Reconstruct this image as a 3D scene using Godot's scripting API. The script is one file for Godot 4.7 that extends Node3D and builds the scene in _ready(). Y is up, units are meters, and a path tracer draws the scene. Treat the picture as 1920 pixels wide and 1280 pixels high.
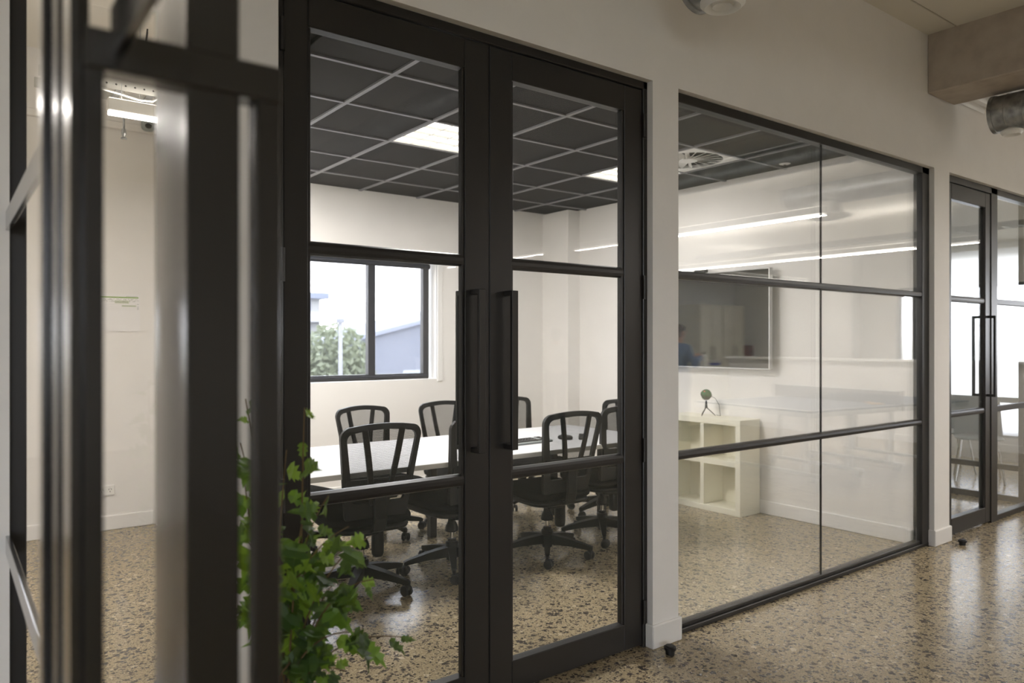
extends Node3D
# Office corridor: glazed meeting room behind a white partition. X runs along the partition, Z towards the open office, Y up.

const TABLE_H := 0.655

class MB:
	var v := PackedVector3Array()
	var n := PackedVector3Array()
	var t := PackedVector2Array()
	func tri(a: Vector3, b: Vector3, c: Vector3, na: Vector3, nb: Vector3, nc: Vector3, ua := Vector2.ZERO, ub := Vector2.ZERO, uc := Vector2.ZERO) -> void:
		if (b - a).cross(c - a).dot(na + nb + nc) > 0.0:
			v.append_array([a, c, b]); n.append_array([na, nc, nb]); t.append_array([ua, uc, ub])
		else:
			v.append_array([a, b, c]); n.append_array([na, nb, nc]); t.append_array([ua, ub, uc])
	func quad(a: Vector3, b: Vector3, c: Vector3, d: Vector3, nn: Vector3, us := Vector2.ONE) -> void:
		tri(a, b, c, nn, nn, nn, Vector2(0, 0), Vector2(us.x, 0), us)
		tri(a, c, d, nn, nn, nn, Vector2(0, 0), us, Vector2(0, us.y))
	func quad4(a: Vector3, b: Vector3, c: Vector3, d: Vector3, na: Vector3, nb: Vector3, nc: Vector3, nd: Vector3) -> void:
		tri(a, b, c, na, nb, nc)
		tri(a, c, d, na, nc, nd)
	# a box with chamfered edges
	func box(c: Vector3, s: Vector3, b := 0.0, q := Basis()) -> void:
		var h := s / 2.0
		b = minf(b, minf(h.x, minf(h.y, h.z)) * 0.9)
		var ax: Array[Vector3] = [Vector3(1, 0, 0), Vector3(0, 1, 0), Vector3(0, 0, 1)]
		for i in 3:
			var j := (i + 1) % 3
			var k := (i + 2) % 3
			for sg in [-1.0, 1.0]:
				var o: Vector3 = ax[i] * (h[i] * sg)
				var u: Vector3 = ax[j] * (h[j] - b)
				var w: Vector3 = ax[k] * (h[k] - b)
				quad(c + q * (o - u - w), c + q * (o + u - w), c + q * (o + u + w), c + q * (o - u + w), (q * ax[i]) * sg)
				if b > 0.0:
					for sj in [-1.0, 1.0]:
						var oj: Vector3 = ax[j] * (h[j] * sj)
						var p1: Vector3 = o + oj - ax[j] * (b * sj)
						var p2: Vector3 = o + oj - ax[i] * (b * sg)
						quad(c + q * (p1 - w), c + q * (p1 + w), c + q * (p2 + w), c + q * (p2 - w), (q * (ax[i] * sg + ax[j] * sj)).normalized())
		if b > 0.0:
			for sx in [-1.0, 1.0]:
				for sy in [-1.0, 1.0]:
					for sz in [-1.0, 1.0]:
						var e := Vector3(h.x * sx, h.y * sy, h.z * sz)
						var nn: Vector3 = (q * Vector3(sx, sy, sz)).normalized()
						tri(c + q * (e - Vector3(0, b * sy, b * sz)), c + q * (e - Vector3(b * sx, 0, b * sz)), c + q * (e - Vector3(b * sx, b * sy, 0)), nn, nn, nn)
	func span(x0: float, x1: float, y0: float, y1: float, z0: float, z1: float, b := 0.0) -> void:
		box(Vector3(x0 + x1, y0 + y1, z0 + z1) / 2.0, Vector3(absf(x1 - x0), absf(y1 - y0), absf(z1 - z0)), b)
	# a profile of (radius, height) turned round the Y axis of q
	func lathe(prof: Array, at: Vector3, q := Basis(), seg := 24) -> void:
		for i in prof.size() - 1:
			var p0: Vector2 = prof[i]
			var p1: Vector2 = prof[i + 1]
			var d := p1 - p0
			if d.length() < 1e-7:
				continue
			var nr := Vector2(d.y, -d.x).normalized()
			for k in seg:
				var a0 := TAU * k / seg
				var a1 := TAU * (k + 1) / seg
				var c0 := Vector3(cos(a0), 0, sin(a0))
				var c1 := Vector3(cos(a1), 0, sin(a1))
				var n0: Vector3 = q * (c0 * nr.x + Vector3.UP * nr.y)
				var n1: Vector3 = q * (c1 * nr.x + Vector3.UP * nr.y)
				var A: Vector3 = at + q * (c0 * p0.x + Vector3.UP * p0.y)
				var B: Vector3 = at + q * (c1 * p0.x + Vector3.UP * p0.y)
				var C: Vector3 = at + q * (c1 * p1.x + Vector3.UP * p1.y)
				var D: Vector3 = at + q * (c0 * p1.x + Vector3.UP * p1.y)
				if p0.x > 1e-6:
					tri(A, B, C if p1.x > 1e-6 else D, n0, n1, n1)
				if p1.x > 1e-6:
					tri(A, C, D, n0, n1, n0)
	# a round bar through points, its radius may change
	func tube(pts: Array, r0: float, r1 := -1.0, seg := 8, caps := true) -> void:
		if r1 < 0.0:
			r1 = r0
		var last := pts.size() - 1
		var ring: Array = []
		var up := Vector3.UP
		for i in pts.size():
			var d: Vector3 = (pts[mini(i + 1, last)] - pts[maxi(i - 1, 0)]).normalized()
			if absf(d.dot(up)) > 0.95:
				up = Vector3.RIGHT if absf(d.x) < 0.9 else Vector3.FORWARD
			var x := up.cross(d).normalized()
			var y := d.cross(x).normalized()
			up = y
			var r := lerpf(r0, r1, float(i) / last)
			var row: Array = []
			for k in seg:
				var a := TAU * k / seg
				var o := x * cos(a) + y * sin(a)
				row.append([pts[i] + o * r, o])
			ring.append(row)
		for i in last:
			for k in seg:
				var k1 := (k + 1) % seg
				quad4(ring[i][k][0], ring[i][k1][0], ring[i + 1][k1][0], ring[i + 1][k][0], ring[i][k][1], ring[i][k1][1], ring[i + 1][k1][1], ring[i + 1][k][1])
		if caps:
			for e in [0, last]:
				var nn: Vector3 = (pts[e] - pts[1 if e == 0 else last - 1]).normalized()
				for k in seg:
					tri(pts[e], ring[e][k][0], ring[e][(k + 1) % seg][0], nn, nn, nn)
	# a flat outline given depth along z of q, centred
	func prism(poly: PackedVector2Array, depth: float, at: Vector3, q := Basis()) -> void:
		var ix := Geometry2D.triangulate_polygon(poly)
		var f: Vector3 = q * Vector3(0, 0, depth / 2.0)
		var nn: Vector3 = (q * Vector3(0, 0, 1)).normalized()
		for i in range(0, ix.size(), 3):
			var a: Vector3 = at + q * Vector3(poly[ix[i]].x, poly[ix[i]].y, 0)
			var b: Vector3 = at + q * Vector3(poly[ix[i + 1]].x, poly[ix[i + 1]].y, 0)
			var c: Vector3 = at + q * Vector3(poly[ix[i + 2]].x, poly[ix[i + 2]].y, 0)
			tri(a + f, b + f, c + f, nn, nn, nn)
			tri(a - f, b - f, c - f, -nn, -nn, -nn)
		var cw := Geometry2D.is_polygon_clockwise(poly)
		for i in poly.size():
			var p := poly[i]
			var r := poly[(i + 1) % poly.size()]
			var d := (r - p).normalized()
			var o := Vector2(d.y, -d.x) * (-1.0 if cw else 1.0)
			var a: Vector3 = at + q * Vector3(p.x, p.y, 0)
			var b: Vector3 = at + q * Vector3(r.x, r.y, 0)
			quad(a - f, b - f, b + f, a + f, (q * Vector3(o.x, o.y, 0)).normalized())
	# a rounded block: a superellipsoid
	func pill(c: Vector3, h: Vector3, e1: float, e2: float, q := Basis(), su := 24, sv := 12) -> void:
		var f := func(a: float, e: float) -> float: return signf(a) * pow(absf(a), e)
		var pt := func(u: float, w: float) -> Array:
			var cu: float = f.call(cos(u), e2)
			var su_: float = f.call(sin(u), e2)
			var cw: float = f.call(cos(w), e1)
			var sw: float = f.call(sin(w), e1)
			var nn := Vector3(f.call(cos(w), 2.0 - e1) * f.call(cos(u), 2.0 - e2) / h.x, f.call(sin(w), 2.0 - e1) / h.y, f.call(cos(w), 2.0 - e1) * f.call(sin(u), 2.0 - e2) / h.z)
			return [c + q * Vector3(h.x * cw * cu, h.y * sw, h.z * cw * su_), (q * nn).normalized()]
		for i in sv:
			for k in su:
				var w0 := -PI / 2 + PI * i / sv
				var w1 := -PI / 2 + PI * (i + 1) / sv
				var u0 := TAU * k / su
				var u1 := TAU * (k + 1) / su
				var A = pt.call(u0, w0)
				var B = pt.call(u1, w0)
				var C = pt.call(u1, w1)
				var D = pt.call(u0, w1)
				if i > 0:
					tri(A[0], B[0], C[0], A[1], B[1], C[1])
				if i < sv - 1:
					tri(A[0], C[0], D[0], A[1], C[1], D[1])
				elif i > 0:
					pass
	func mesh() -> ArrayMesh:
		var a := []
		a.resize(Mesh.ARRAY_MAX)
		a[Mesh.ARRAY_VERTEX] = v
		a[Mesh.ARRAY_NORMAL] = n
		a[Mesh.ARRAY_TEX_UV] = t
		var m := ArrayMesh.new()
		m.add_surface_from_arrays(Mesh.PRIMITIVE_TRIANGLES, a)
		return m

var M := {}
var taken := {}

func numbered(called: String) -> String:
	if not taken.has(called):
		taken[called] = 0
		return called
	taken[called] += 1
	return "%s_%03d" % [called, taken[called]]

func thing(called: String, label: String, category: String, at := Vector3.ZERO, turn := 0.0, group := "") -> Node3D:
	var o := Node3D.new()
	o.name = numbered(called)
	add_child(o)
	o.position = at
	o.rotation.y = turn
	tag(o, label, category, group)
	return o

func tag(o: Node, label: String, category := "", group := "", kind := "") -> void:
	o.set_meta("label", label)
	if category: o.set_meta("category", category)
	if group: o.set_meta("group", group)
	if kind: o.set_meta("kind", kind)

func put(called: String, mesh: Mesh, mat: Material, parent: Node = self) -> MeshInstance3D:
	var o := MeshInstance3D.new()
	o.name = numbered(called) if parent == self else called
	o.mesh = mesh
	o.material_override = mat
	parent.add_child(o, true)
	return o

func part(called: String, mb: MB, mat: Material, parent: Node) -> MeshInstance3D:
	return put(called, mb.mesh(), mat, parent)

func struct(called: String, mb: MB, mat: Material, label: String, category := "") -> MeshInstance3D:
	var o := put(called, mb.mesh(), mat)
	tag(o, label, category if category else called.get_slice("_", 0), "", "structure")
	return o

func slab(x0: float, x1: float, y0: float, y1: float, z0: float, z1: float, b := 0.0) -> MB:
	var m := MB.new()
	m.span(x0, x1, y0, y1, z0, z1, b)
	return m

func copy(o: Node3D, label: String, at: Vector3, turn := 0.0) -> Node3D:
	var c: Node3D = o.duplicate()
	c.name = numbered(String(o.name).trim_suffix("_" + String(o.name).get_slice("_", String(o.name).get_slice_count("_") - 1)) if String(o.name).right(3).is_valid_int() else String(o.name))
	add_child(c)
	c.position = at
	c.rotation.y = turn
	c.set_meta("label", label)
	return c

func mat(col: Color, rough := 0.6, metal := 0.0, spec := 0.5) -> StandardMaterial3D:
	var m := StandardMaterial3D.new()
	m.albedo_color = col
	m.roughness = rough
	m.metallic = metal
	m.metallic_specular = spec
	return m

func c8(r: int, g: int, b: int, a := 1.0) -> Color:
	return Color(r / 255.0, g / 255.0, b / 255.0, a)

func glass(a := 0.02, spec := 0.5) -> StandardMaterial3D:
	var m := mat(Color(0.75, 0.82, 0.78, a), 0.0, 0.0, spec)
	m.transparency = BaseMaterial3D.TRANSPARENCY_ALPHA
	return m

func glow(col: Color, e: float) -> StandardMaterial3D:
	var m := mat(col, 0.5)
	m.emission_enabled = true
	m.emission = col
	m.emission_energy_multiplier = e
	return m

func area(called: String, at: Vector3, size: Vector2, energy: float, col: Color, parent: Node, rot := Vector3(-90, 0, 0)) -> void:
	var l := AreaLight3D.new()
	l.name = called
	l.area_size = size
	l.light_energy = energy
	l.light_color = col
	l.area_range = 30.0
	l.area_attenuation = 2.0
	l.shadow_enabled = true
	parent.add_child(l, true)
	l.position = at
	l.rotation_degrees = rot

func floor_image() -> ImageTexture:
	var rng := RandomNumberGenerator.new()
	rng.seed = 7
	var S := 2048
	var im := Image.create(S, S, false, Image.FORMAT_RGB8)
	im.fill(c8(160, 145, 116))
	# fine sand of the ground concrete, then the cut faces of the aggregate
	for i in 90000:
		var x := rng.randi_range(0, S - 3)
		var y := rng.randi_range(0, S - 3)
		var k := rng.randf()
		var c := c8(186, 170, 140) if k < 0.45 else (c8(140, 125, 99) if k < 0.8 else c8(118, 104, 84))
		im.fill_rect(Rect2i(x, y, rng.randi_range(2, 5), rng.randi_range(2, 5)), c)
	for i in 26000:
		var k := rng.randf()
		var r := rng.randf_range(2.0, 4.0) if k < 0.7 else (rng.randf_range(4.2, 7.5) if k < 0.93 else rng.randf_range(7.5, 12.5))
		var cx := rng.randf() * S
		var cy := rng.randf() * S
		var st := rng.randf_range(0.45, 0.95)
		var an := rng.randf() * PI
		var ca := cos(an)
		var sa := sin(an)
		var g := rng.randf_range(0.0, 1.0)
		var c := c8(66, 60, 55).lerp(c8(110, 99, 85), g * g)
		if rng.randf() < 0.12:
			c = c8(192, 176, 148)
		var p1 := rng.randf() * TAU
		var p2 := rng.randf() * TAU
		var R := int(ceil(r * 1.3))
		for dy in range(-R, R + 1):
			for dx in range(-R, R + 1):
				var u := dx * ca + dy * sa
				var w := (-dx * sa + dy * ca) / st
				var a := atan2(w, u)
				if u * u + w * w < pow(r * (1.0 + 0.18 * sin(3.0 * a + p1) + 0.12 * sin(5.0 * a + p2)), 2.0):
					im.set_pixel(posmod(int(cx) + dx, S), posmod(int(cy) + dy, S), c)
	return ImageTexture.create_from_image(im)

func noise_tex(freq: float, ramp: Array, size := 512, seed_ := 3, kind := FastNoiseLite.TYPE_SIMPLEX_SMOOTH) -> NoiseTexture2D:
	var nz := FastNoiseLite.new()
	nz.noise_type = kind
	nz.frequency = freq
	nz.seed = seed_
	nz.fractal_octaves = 4
	var t := NoiseTexture2D.new()
	t.width = size
	t.height = size
	t.seamless = true
	t.noise = nz
	var g := Gradient.new()
	g.offsets = PackedFloat32Array(ramp.map(func(e): return e[0]))
	g.colors = PackedColorArray(ramp.map(func(e): return e[1]))
	t.color_ramp = g
	return t

func weave_image() -> ImageTexture:
	var im := Image.create(64, 64, false, Image.FORMAT_RGBA8)
	im.fill(Color(1, 1, 1, 1))
	for y in 8:
		for x in 8:
			im.fill_rect(Rect2i(x * 8 + (4 if y % 2 else 0), y * 8 + 1, 6 if y % 2 == 0 else 4, 6), Color(1, 1, 1, 0.14))
			if y % 2:
				im.fill_rect(Rect2i((x * 8 + 8) % 64, y * 8 + 1, 2, 6), Color(1, 1, 1, 0.14))
	return ImageTexture.create_from_image(im)

func paper_image() -> ImageTexture:
	var im := Image.create(256, 288, false, Image.FORMAT_RGB8)
	im.fill(c8(232, 230, 228))
	var rng := RandomNumberGenerator.new()
	rng.seed = 5
	im.fill_rect(Rect2i(0, 22, 246, 8), c8(118, 158, 44))
	for k in 9:
		im.fill_rect(Rect2i(170 + k * 8, 15, 5, 3), c8(130, 130, 128))
	for r in 4:
		for k in 26:
			if rng.randf() < 0.6:
				im.fill_rect(Rect2i(8 + k * 9, 38 + r * 6, rng.randi_range(3, 8), 3), c8(140, 142, 128))
	im.fill_rect(Rect2i(96, 50, 90, 22), c8(198, 204, 180))
	for r in 3:
		for k in 9:
			im.fill_rect(Rect2i(100 + k * 9, 53 + r * 6, rng.randi_range(3, 8), 3), c8(140, 142, 128))
	im.fill_rect(Rect2i(140, 86, 92, 10), c8(190, 198, 170))
	for k in 9:
		im.fill_rect(Rect2i(144 + k * 9, 89, rng.randi_range(3, 8), 3), c8(140, 142, 128))
	for y in [82, 98, 110, 122]:
		im.fill_rect(Rect2i(4, y, 236, 1), c8(196, 196, 192))
	for y in [48, 76, 96, 106, 114]:
		im.fill_rect(Rect2i(238, y, 10, 3), c8(150, 150, 148))
	return ImageTexture.create_from_image(im)

func materials() -> void:
	M.paint = mat(c8(233, 230, 225), 0.75)
	M.paint.albedo_texture = noise_tex(0.02, [[0.0, Color(0.985, 0.985, 0.985)], [1.0, Color(1, 1, 1)]], 256)
	M.paint.uv1_triplanar = true
	M.paint.uv1_world_triplanar = true
	M.paint.uv1_scale = Vector3(0.7, 0.7, 0.7)
	M.skirting = mat(c8(232, 230, 226), 0.4)
	M.white = mat(c8(236, 235, 230), 0.3)
	M.shelf = mat(c8(238, 234, 214), 0.35)
	M.tabletop = mat(c8(196, 196, 197), 0.55, 0.0, 0.3)
	M.edging = mat(c8(196, 194, 186), 0.4)
	M.slab = mat(c8(226, 222, 212), 0.85)
	M.concrete = mat(Color.WHITE, 0.85)
	M.concrete.albedo_texture = noise_tex(0.012, [[0.0, c8(172, 160, 148)], [0.5, c8(184, 173, 160)], [1.0, c8(192, 182, 170)]], 512, 8)
	M.concrete.uv1_triplanar = true
	M.concrete.uv1_world_triplanar = true
	M.floor = mat(Color.WHITE, 0.2, 0.0, 0.5)
	M.floor.albedo_texture = floor_image()
	M.frame = mat(c8(33, 31, 29), 0.38)
	M.door_glass = glass(0.015, 0.33)
	M.steel = mat(c8(20, 19, 18), 0.24)
	M.steel.clearcoat_enabled = true
	M.steel.clearcoat = 1.0
	M.steel.clearcoat_roughness = 0.2
	M.chair = mat(c8(17, 16, 16), 0.45, 0.0, 0.35)
	M.fabric = mat(c8(16, 15, 15), 0.95, 0.0, 0.15)
	M.rubber = mat(c8(19, 18, 18), 0.55)
	M.chrome = mat(c8(200, 198, 194), 0.15, 1.0)
	M.tile = mat(Color.WHITE, 0.9)
	M.tile.albedo_texture = noise_tex(0.2, [[0.0, c8(27, 25, 26)], [1.0, c8(36, 34, 35)]], 256, 4)
	M.tile.uv1_triplanar = true
	M.grid = mat(c8(128, 127, 130), 0.45)
	M.tray = mat(c8(186, 184, 176), 0.5)
	M.galv = mat(Color.WHITE, 0.38, 0.85)
	M.galv.albedo_texture = noise_tex(0.03, [[0.0, c8(120, 122, 124)], [0.5, c8(170, 172, 172)], [1.0, c8(214, 216, 216)]], 512, 12, FastNoiseLite.TYPE_CELLULAR)
	M.galv.uv1_triplanar = true
	M.deck = mat(c8(236, 236, 234), 0.45)
	M.silver = mat(c8(190, 190, 190), 0.3, 0.7)
	M.screen = mat(c8(14, 14, 16), 0.2, 0.0, 0.25)
	M.glass = glass()
	M.weave = mat(c8(24, 23, 23, 1.0), 0.95, 0.0, 0.15)
	M.weave.albedo_texture = weave_image()
	M.weave.transparency = BaseMaterial3D.TRANSPARENCY_ALPHA
	M.blind = mat(c8(66, 68, 78, 0.44), 0.9)
	M.blind.transparency = BaseMaterial3D.TRANSPARENCY_ALPHA
	M.blind_rail = mat(c8(40, 42, 50), 0.5)
	M.sheer = mat(c8(240, 242, 246), 0.9)
	M.sheer.backlight_enabled = true
	M.sheer.backlight = Color(1, 1, 1)
	M.plastic_grey = mat(c8(150, 156, 154), 0.5)
	M.leaf = []
	for c in [c8(48, 78, 30), c8(62, 96, 32), c8(82, 116, 32), c8(38, 60, 30), c8(112, 142, 40)]:
		var m := mat(c, 0.5)
		m.backlight_enabled = true
		m.backlight = Color(0.45, 0.55, 0.2)
		M.leaf.append(m)
	M.stem = mat(c8(104, 84, 52), 0.8)
	M.soil = mat(c8(58, 46, 36), 0.95)
	M.joinery = mat(c8(214, 208, 190), 0.45)
	M.skin = mat(c8(206, 150, 124), 0.55)
	M.denim = mat(c8(84, 108, 148), 0.85)
	M.trousers = mat(c8(46, 48, 60), 0.9)
	M.hair = mat(c8(92, 66, 46), 0.8)
	M.tennis = mat(c8(58, 72, 92), 0.5)

func _ready() -> void:
	# camera: 26 mm lens at eye level, focused on the door
	var cam := Camera3D.new()
	cam.name = "camera"
	var lens := CameraAttributesPhysical.new()
	lens.frustum_focal_length = 26.34
	lens.frustum_focus_distance = 3.2
	lens.exposure_aperture = 2.9
	lens.frustum_near = 0.05
	lens.frustum_far = 200.0
	cam.attributes = lens
	cam.fov = 48.98
	cam.near = 0.05
	add_child(cam)
	cam.position = Vector3(0, 1.3, 0)
	cam.rotation_degrees = Vector3(0, 52.75 - 90.0, 0)
	cam.current = true
	# sky: bright overcast
	var env := Environment.new()
	env.background_mode = Environment.BG_SKY
	var sk := ProceduralSkyMaterial.new()
	sk.sky_top_color = c8(222, 229, 242)
	sk.sky_horizon_color = c8(242, 244, 250)
	sk.ground_horizon_color = c8(200, 204, 205)
	sk.ground_bottom_color = c8(150, 150, 145)
	env.sky = Sky.new()
	env.sky.sky_material = sk
	env.background_energy_multiplier = SKY
	env.tonemap_mode = Environment.TONE_MAPPER_LINEAR
	env.tonemap_exposure = 1.56
	env.sdfgi_enabled = true
	env.ssao_enabled = true
	env.ssil_enabled = true
	var we := WorldEnvironment.new()
	we.name = "world"
	we.environment = env
	add_child(we)
	materials()
	shell()
	partition()
	ceilings()
	lamps()
	meeting_room()
	near_frames()
	plant()
	corridor()
	side_room()
	office()
	outside()

const SKY := 7.5
const PANEL := 2.35
const LINE := 3.3

func shell() -> void:
	# floor of polished concrete
	var m := MB.new()
	m.span(-6.1, 9.3, -0.12, 0.0, -6.0, -2.2)
	m.span(-6.1, 13.7, -0.12, 0.0, -2.2, 5.6)
	for i in m.v.size():
		m.t[i] = Vector2(m.v[i].x, m.v[i].z) / 2.3
	struct("floor", m, M.floor, "polished concrete floor with dark aggregate chips, running through all rooms")
	# white partition with its openings
	m = MB.new()
	var z0 := -2.265
	var z1 := -2.165
	for x in [[-6.0, -1.4], [0.0, 0.129], [0.6, 0.785], [2.395, 2.559], [5.017, 5.232], [7.0, 13.6]]:
		m.span(x[0], x[1], 0.0, 2.404, z0, z1)
	m.span(-6.0, 13.6, 2.404, 3.3, z0, z1)
	struct("wall_front", m, M.paint, "white plastered partition over the black-framed doors and glazing")
	m = MB.new()
	for x in [[2.395, 2.559], [5.017, 5.232], [0.6, 0.785], [0.0, 0.118]]:
		m.span(x[0] - 0.012, x[1] + 0.012, 0.0, 0.1, -2.2, -2.152, 0.004)
	m.span(-6.0, -1.4, 0.0, 0.1, -2.18, -2.152, 0.004)
	m.span(7.0, 13.6, 0.0, 0.1, -2.18, -2.152, 0.004)
	struct("baseboard_front", m, M.skirting, "white square skirting round the feet of the partition piers")
	# outer wall with its windows
	m = MB.new()
	var b0 := -6.0
	var b1 := -5.8
	for x in [[-6.1, -1.45], [-1.05, 1.55], [3.56, 9.3]]:
		m.span(x[0], x[1], -0.1, 3.3, b0, b1)
	m.span(-1.45, -1.05, -0.1, 1.0, b0, b1)
	m.span(-1.45, -1.05, 1.6, 3.3, b0, b1)
	m.span(1.55, 3.56, -0.1, 0.965, b0, b1)
	m.span(1.55, 3.56, 2.03, 3.3, b0, b1)
	struct("wall_back", m, M.paint, "white outer wall holding the meeting room window")
	m = slab(-6.0, 1.2, 0.0, 0.1, -5.815, -5.79, 0.004)
	m.span(1.265, 4.8, 0.0, 0.1, -5.815, -5.79, 0.004)
	struct("baseboard_back", m, M.skirting, "white skirting along the foot of the outer wall")
	# wall with the television
	m = slab(4.95, 5.19, 0.0, 3.25, -5.8, -2.265)
	struct("wall_right", m, M.paint, "white side wall of the meeting room that carries the television")
	m = slab(4.938, 4.96, 0.0, 0.1, -5.42, -2.26, 0.004)
	m.span(4.9, 4.96, 0.0, 0.1, -2.285, -2.255, 0.004)
	struct("baseboard_right", m, M.skirting, "white skirting below the television wall")
	m = slab(4.8, 4.96, 0.0, 2.57, -5.81, -5.42)
	struct("trim_1", m, M.paint, "boxed white column in the far corner of the meeting room", "column")
	# stepped wall between meeting room and open area
	m = slab(0.7, 0.8, 0.0, 3.25, -3.25, -2.265)
	m.span(0.7, 1.25, 0.0, 3.25, -3.3, -3.2)
	m.span(1.212, 1.262, 0.0, 3.25, -5.8, -3.2)
	struct("wall_left", m, M.paint, "white stepped side wall of the meeting room behind the near frames")
	m = slab(-6.2, -6.0, -0.1, 3.3, -6.0, 5.6)
	struct("wall_west", m, M.paint, "white end wall of the office far to the left")
	m = slab(-0.6, 13.8, -0.1, 3.3, 5.5, 5.7)
	m.span(-6.2, -5.8, -0.1, 3.3, 5.5, 5.7)
	m.span(-5.8, -0.6, -0.1, 0.75, 5.5, 5.7)
	m.span(-5.8, -0.6, 2.6, 3.3, 5.5, 5.7)
	struct("wall_south", m, M.paint, "white rear wall of the office with a ribbon window behind the viewer")
	window_unit("window_7", "long ribbon window in the rear wall behind the viewer", Vector3(0, 0, 5.6), false, [-5.8, -4.5, -3.2, -1.9, -0.6], 0.75, 2.6)
	# right end wall with windows
	m = MB.new()
	for z in [[-2.265, -1.6], [2.06, 5.6]]:
		m.span(13.6, 13.8, -0.1, 3.3, z[0], z[1])
	m.span(13.6, 13.8, -0.1, 0.85, -1.6, 2.06)
	m.span(13.6, 13.8, 2.25, 3.3, -1.6, 2.06)
	m.span(13.25, 13.62, -0.05, 3.0, 2.7, 3.15)
	struct("wall_east", m, M.paint, "white end wall of the office with tall windows")
	window_unit("window_3", "tall office window at the end wall, seen only as reflected bright strips", Vector3(13.7, 0, 0), true, [-1.6, 0.0, 0.9, 1.81, 2.06], 0.85, 2.25)
	window_unit("window_1", "dark-framed meeting room window with two panes behind a roller screen", Vector3(0, 0, -5.92), false, [1.55, 2.958, 3.53], 0.965, 2.03)
	window_unit("window_2", "small dark-framed window of the open area, seen only as a reflected glow", Vector3(0, 0, -5.92), false, [-1.45, -1.05], 1.0, 1.6)
	m = slab(3.56, 3.612, 0.94, 2.06, -5.812, -5.79, 0.003)
	struct("trim_2", m, M.skirting, "narrow white trim beside the meeting room window", "trim")

func window_unit(called: String, label: String, at: Vector3, across_z: bool, cuts: Array, y0: float, y1: float) -> void:
	var w := Node3D.new()
	w.name = called
	add_child(w)
	w.position = at
	tag(w, label, "window", "", "structure")
	var fr := MB.new()
	var add := func(m: MB, a: float, b: float, ya: float, yb: float, d: float, bev: float) -> void:
		if across_z:
			m.span(-d, d, ya, yb, a, b, bev)
		else:
			m.span(a, b, ya, yb, -d, d, bev)
	for i in cuts.size():
		var wd := 0.034
		var c0: float = cuts[i] - wd if i > 0 else cuts[i]
		var c1: float = cuts[i] + wd if i < cuts.size() - 1 else cuts[i]
		if i == 0: c1 = cuts[i] + 0.05
		if i == cuts.size() - 1: c0 = cuts[i] - 0.06
		add.call(fr, c0, c1, y0, y1, 0.03, 0.004)
	add.call(fr, cuts[0], cuts[-1], y0, y0 + 0.05, 0.028, 0.004)
	add.call(fr, cuts[0], cuts[-1], y1 - 0.05, y1, 0.028, 0.004)
	part("window_frame", fr, M.frame, w)
	for i in cuts.size() - 1:
		var p := MB.new()
		add.call(p, cuts[i] + 0.01, cuts[i + 1] - 0.01, y0 + 0.02, y1 - 0.02, 0.003, 0.0)
		part("pane", p, M.glass, w)

# one black-framed glazed leaf; local x runs from 0 to w, the front face lies at z = 0
func leaf(w: float, sl: float, sr: float, top: float, parent: Node3D) -> void:
	for s in [[0.0, sl], [w - sr, w]]:
		part("stile", slab(s[0], s[1], 0.012, top, -0.045, 0.0, 0.003), M.frame, parent)
	part("top_rail", slab(sl, w - sr, top - 0.105, top, -0.045, 0.0, 0.003), M.frame, parent)
	part("bottom_rail", slab(sl, w - sr, 0.012, 0.12, -0.045, 0.0, 0.003), M.frame, parent)
	var ys := [0.12, 0.81, 1.588, top - 0.105]
	for y in [0.81, 1.588]:
		var m := MB.new()
		m.prism(PackedVector2Array([Vector2(-0.022, -0.022), Vector2(-0.022, 0.022), Vector2(-0.012, 0.022), Vector2(0.002, 0.016), Vector2(0.004, 0.006), Vector2(0.004, -0.006), Vector2(0.002, -0.016), Vector2(-0.012, -0.022)]), w - sl - sr + 0.03, Vector3((sl + w - sr) / 2.0, y, -0.008), Basis(Vector3.UP, PI / 2) * Basis.from_scale(Vector3(-1, 1, 1)))
		part("glazing_bar", m, M.frame, parent)
	for i in 3:
		part("pane", slab(sl - 0.01, w - sr + 0.01, ys[i] + (0.0 if i == 0 else 0.02), ys[i + 1] - (0.0 if i == 2 else 0.02), -0.026, -0.018), M.door_glass, parent)
	for s in [[sl, 1.0], [w - sr, -1.0]]:
		var m := MB.new()
		m.span(s[0], s[0] + 0.01 * s[1], 0.12, top - 0.105, -0.018, -0.006, 0.002)
		part("glazing_bead", m, M.frame, parent)

func pull_handle(x: float, z: float, side: float, parent: Node3D) -> void:
	var m := MB.new()
	m.span(x - 0.014, x + 0.014, 0.908, 1.484, z + side * 0.04, z + side * 0.055, 0.002)
	for y in [0.917, 1.475]:
		m.span(x - 0.014, x + 0.014, y - 0.009, y + 0.009, z, z + side * 0.045, 0.002)
	part("pull_handle", m, M.frame, parent)

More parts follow.
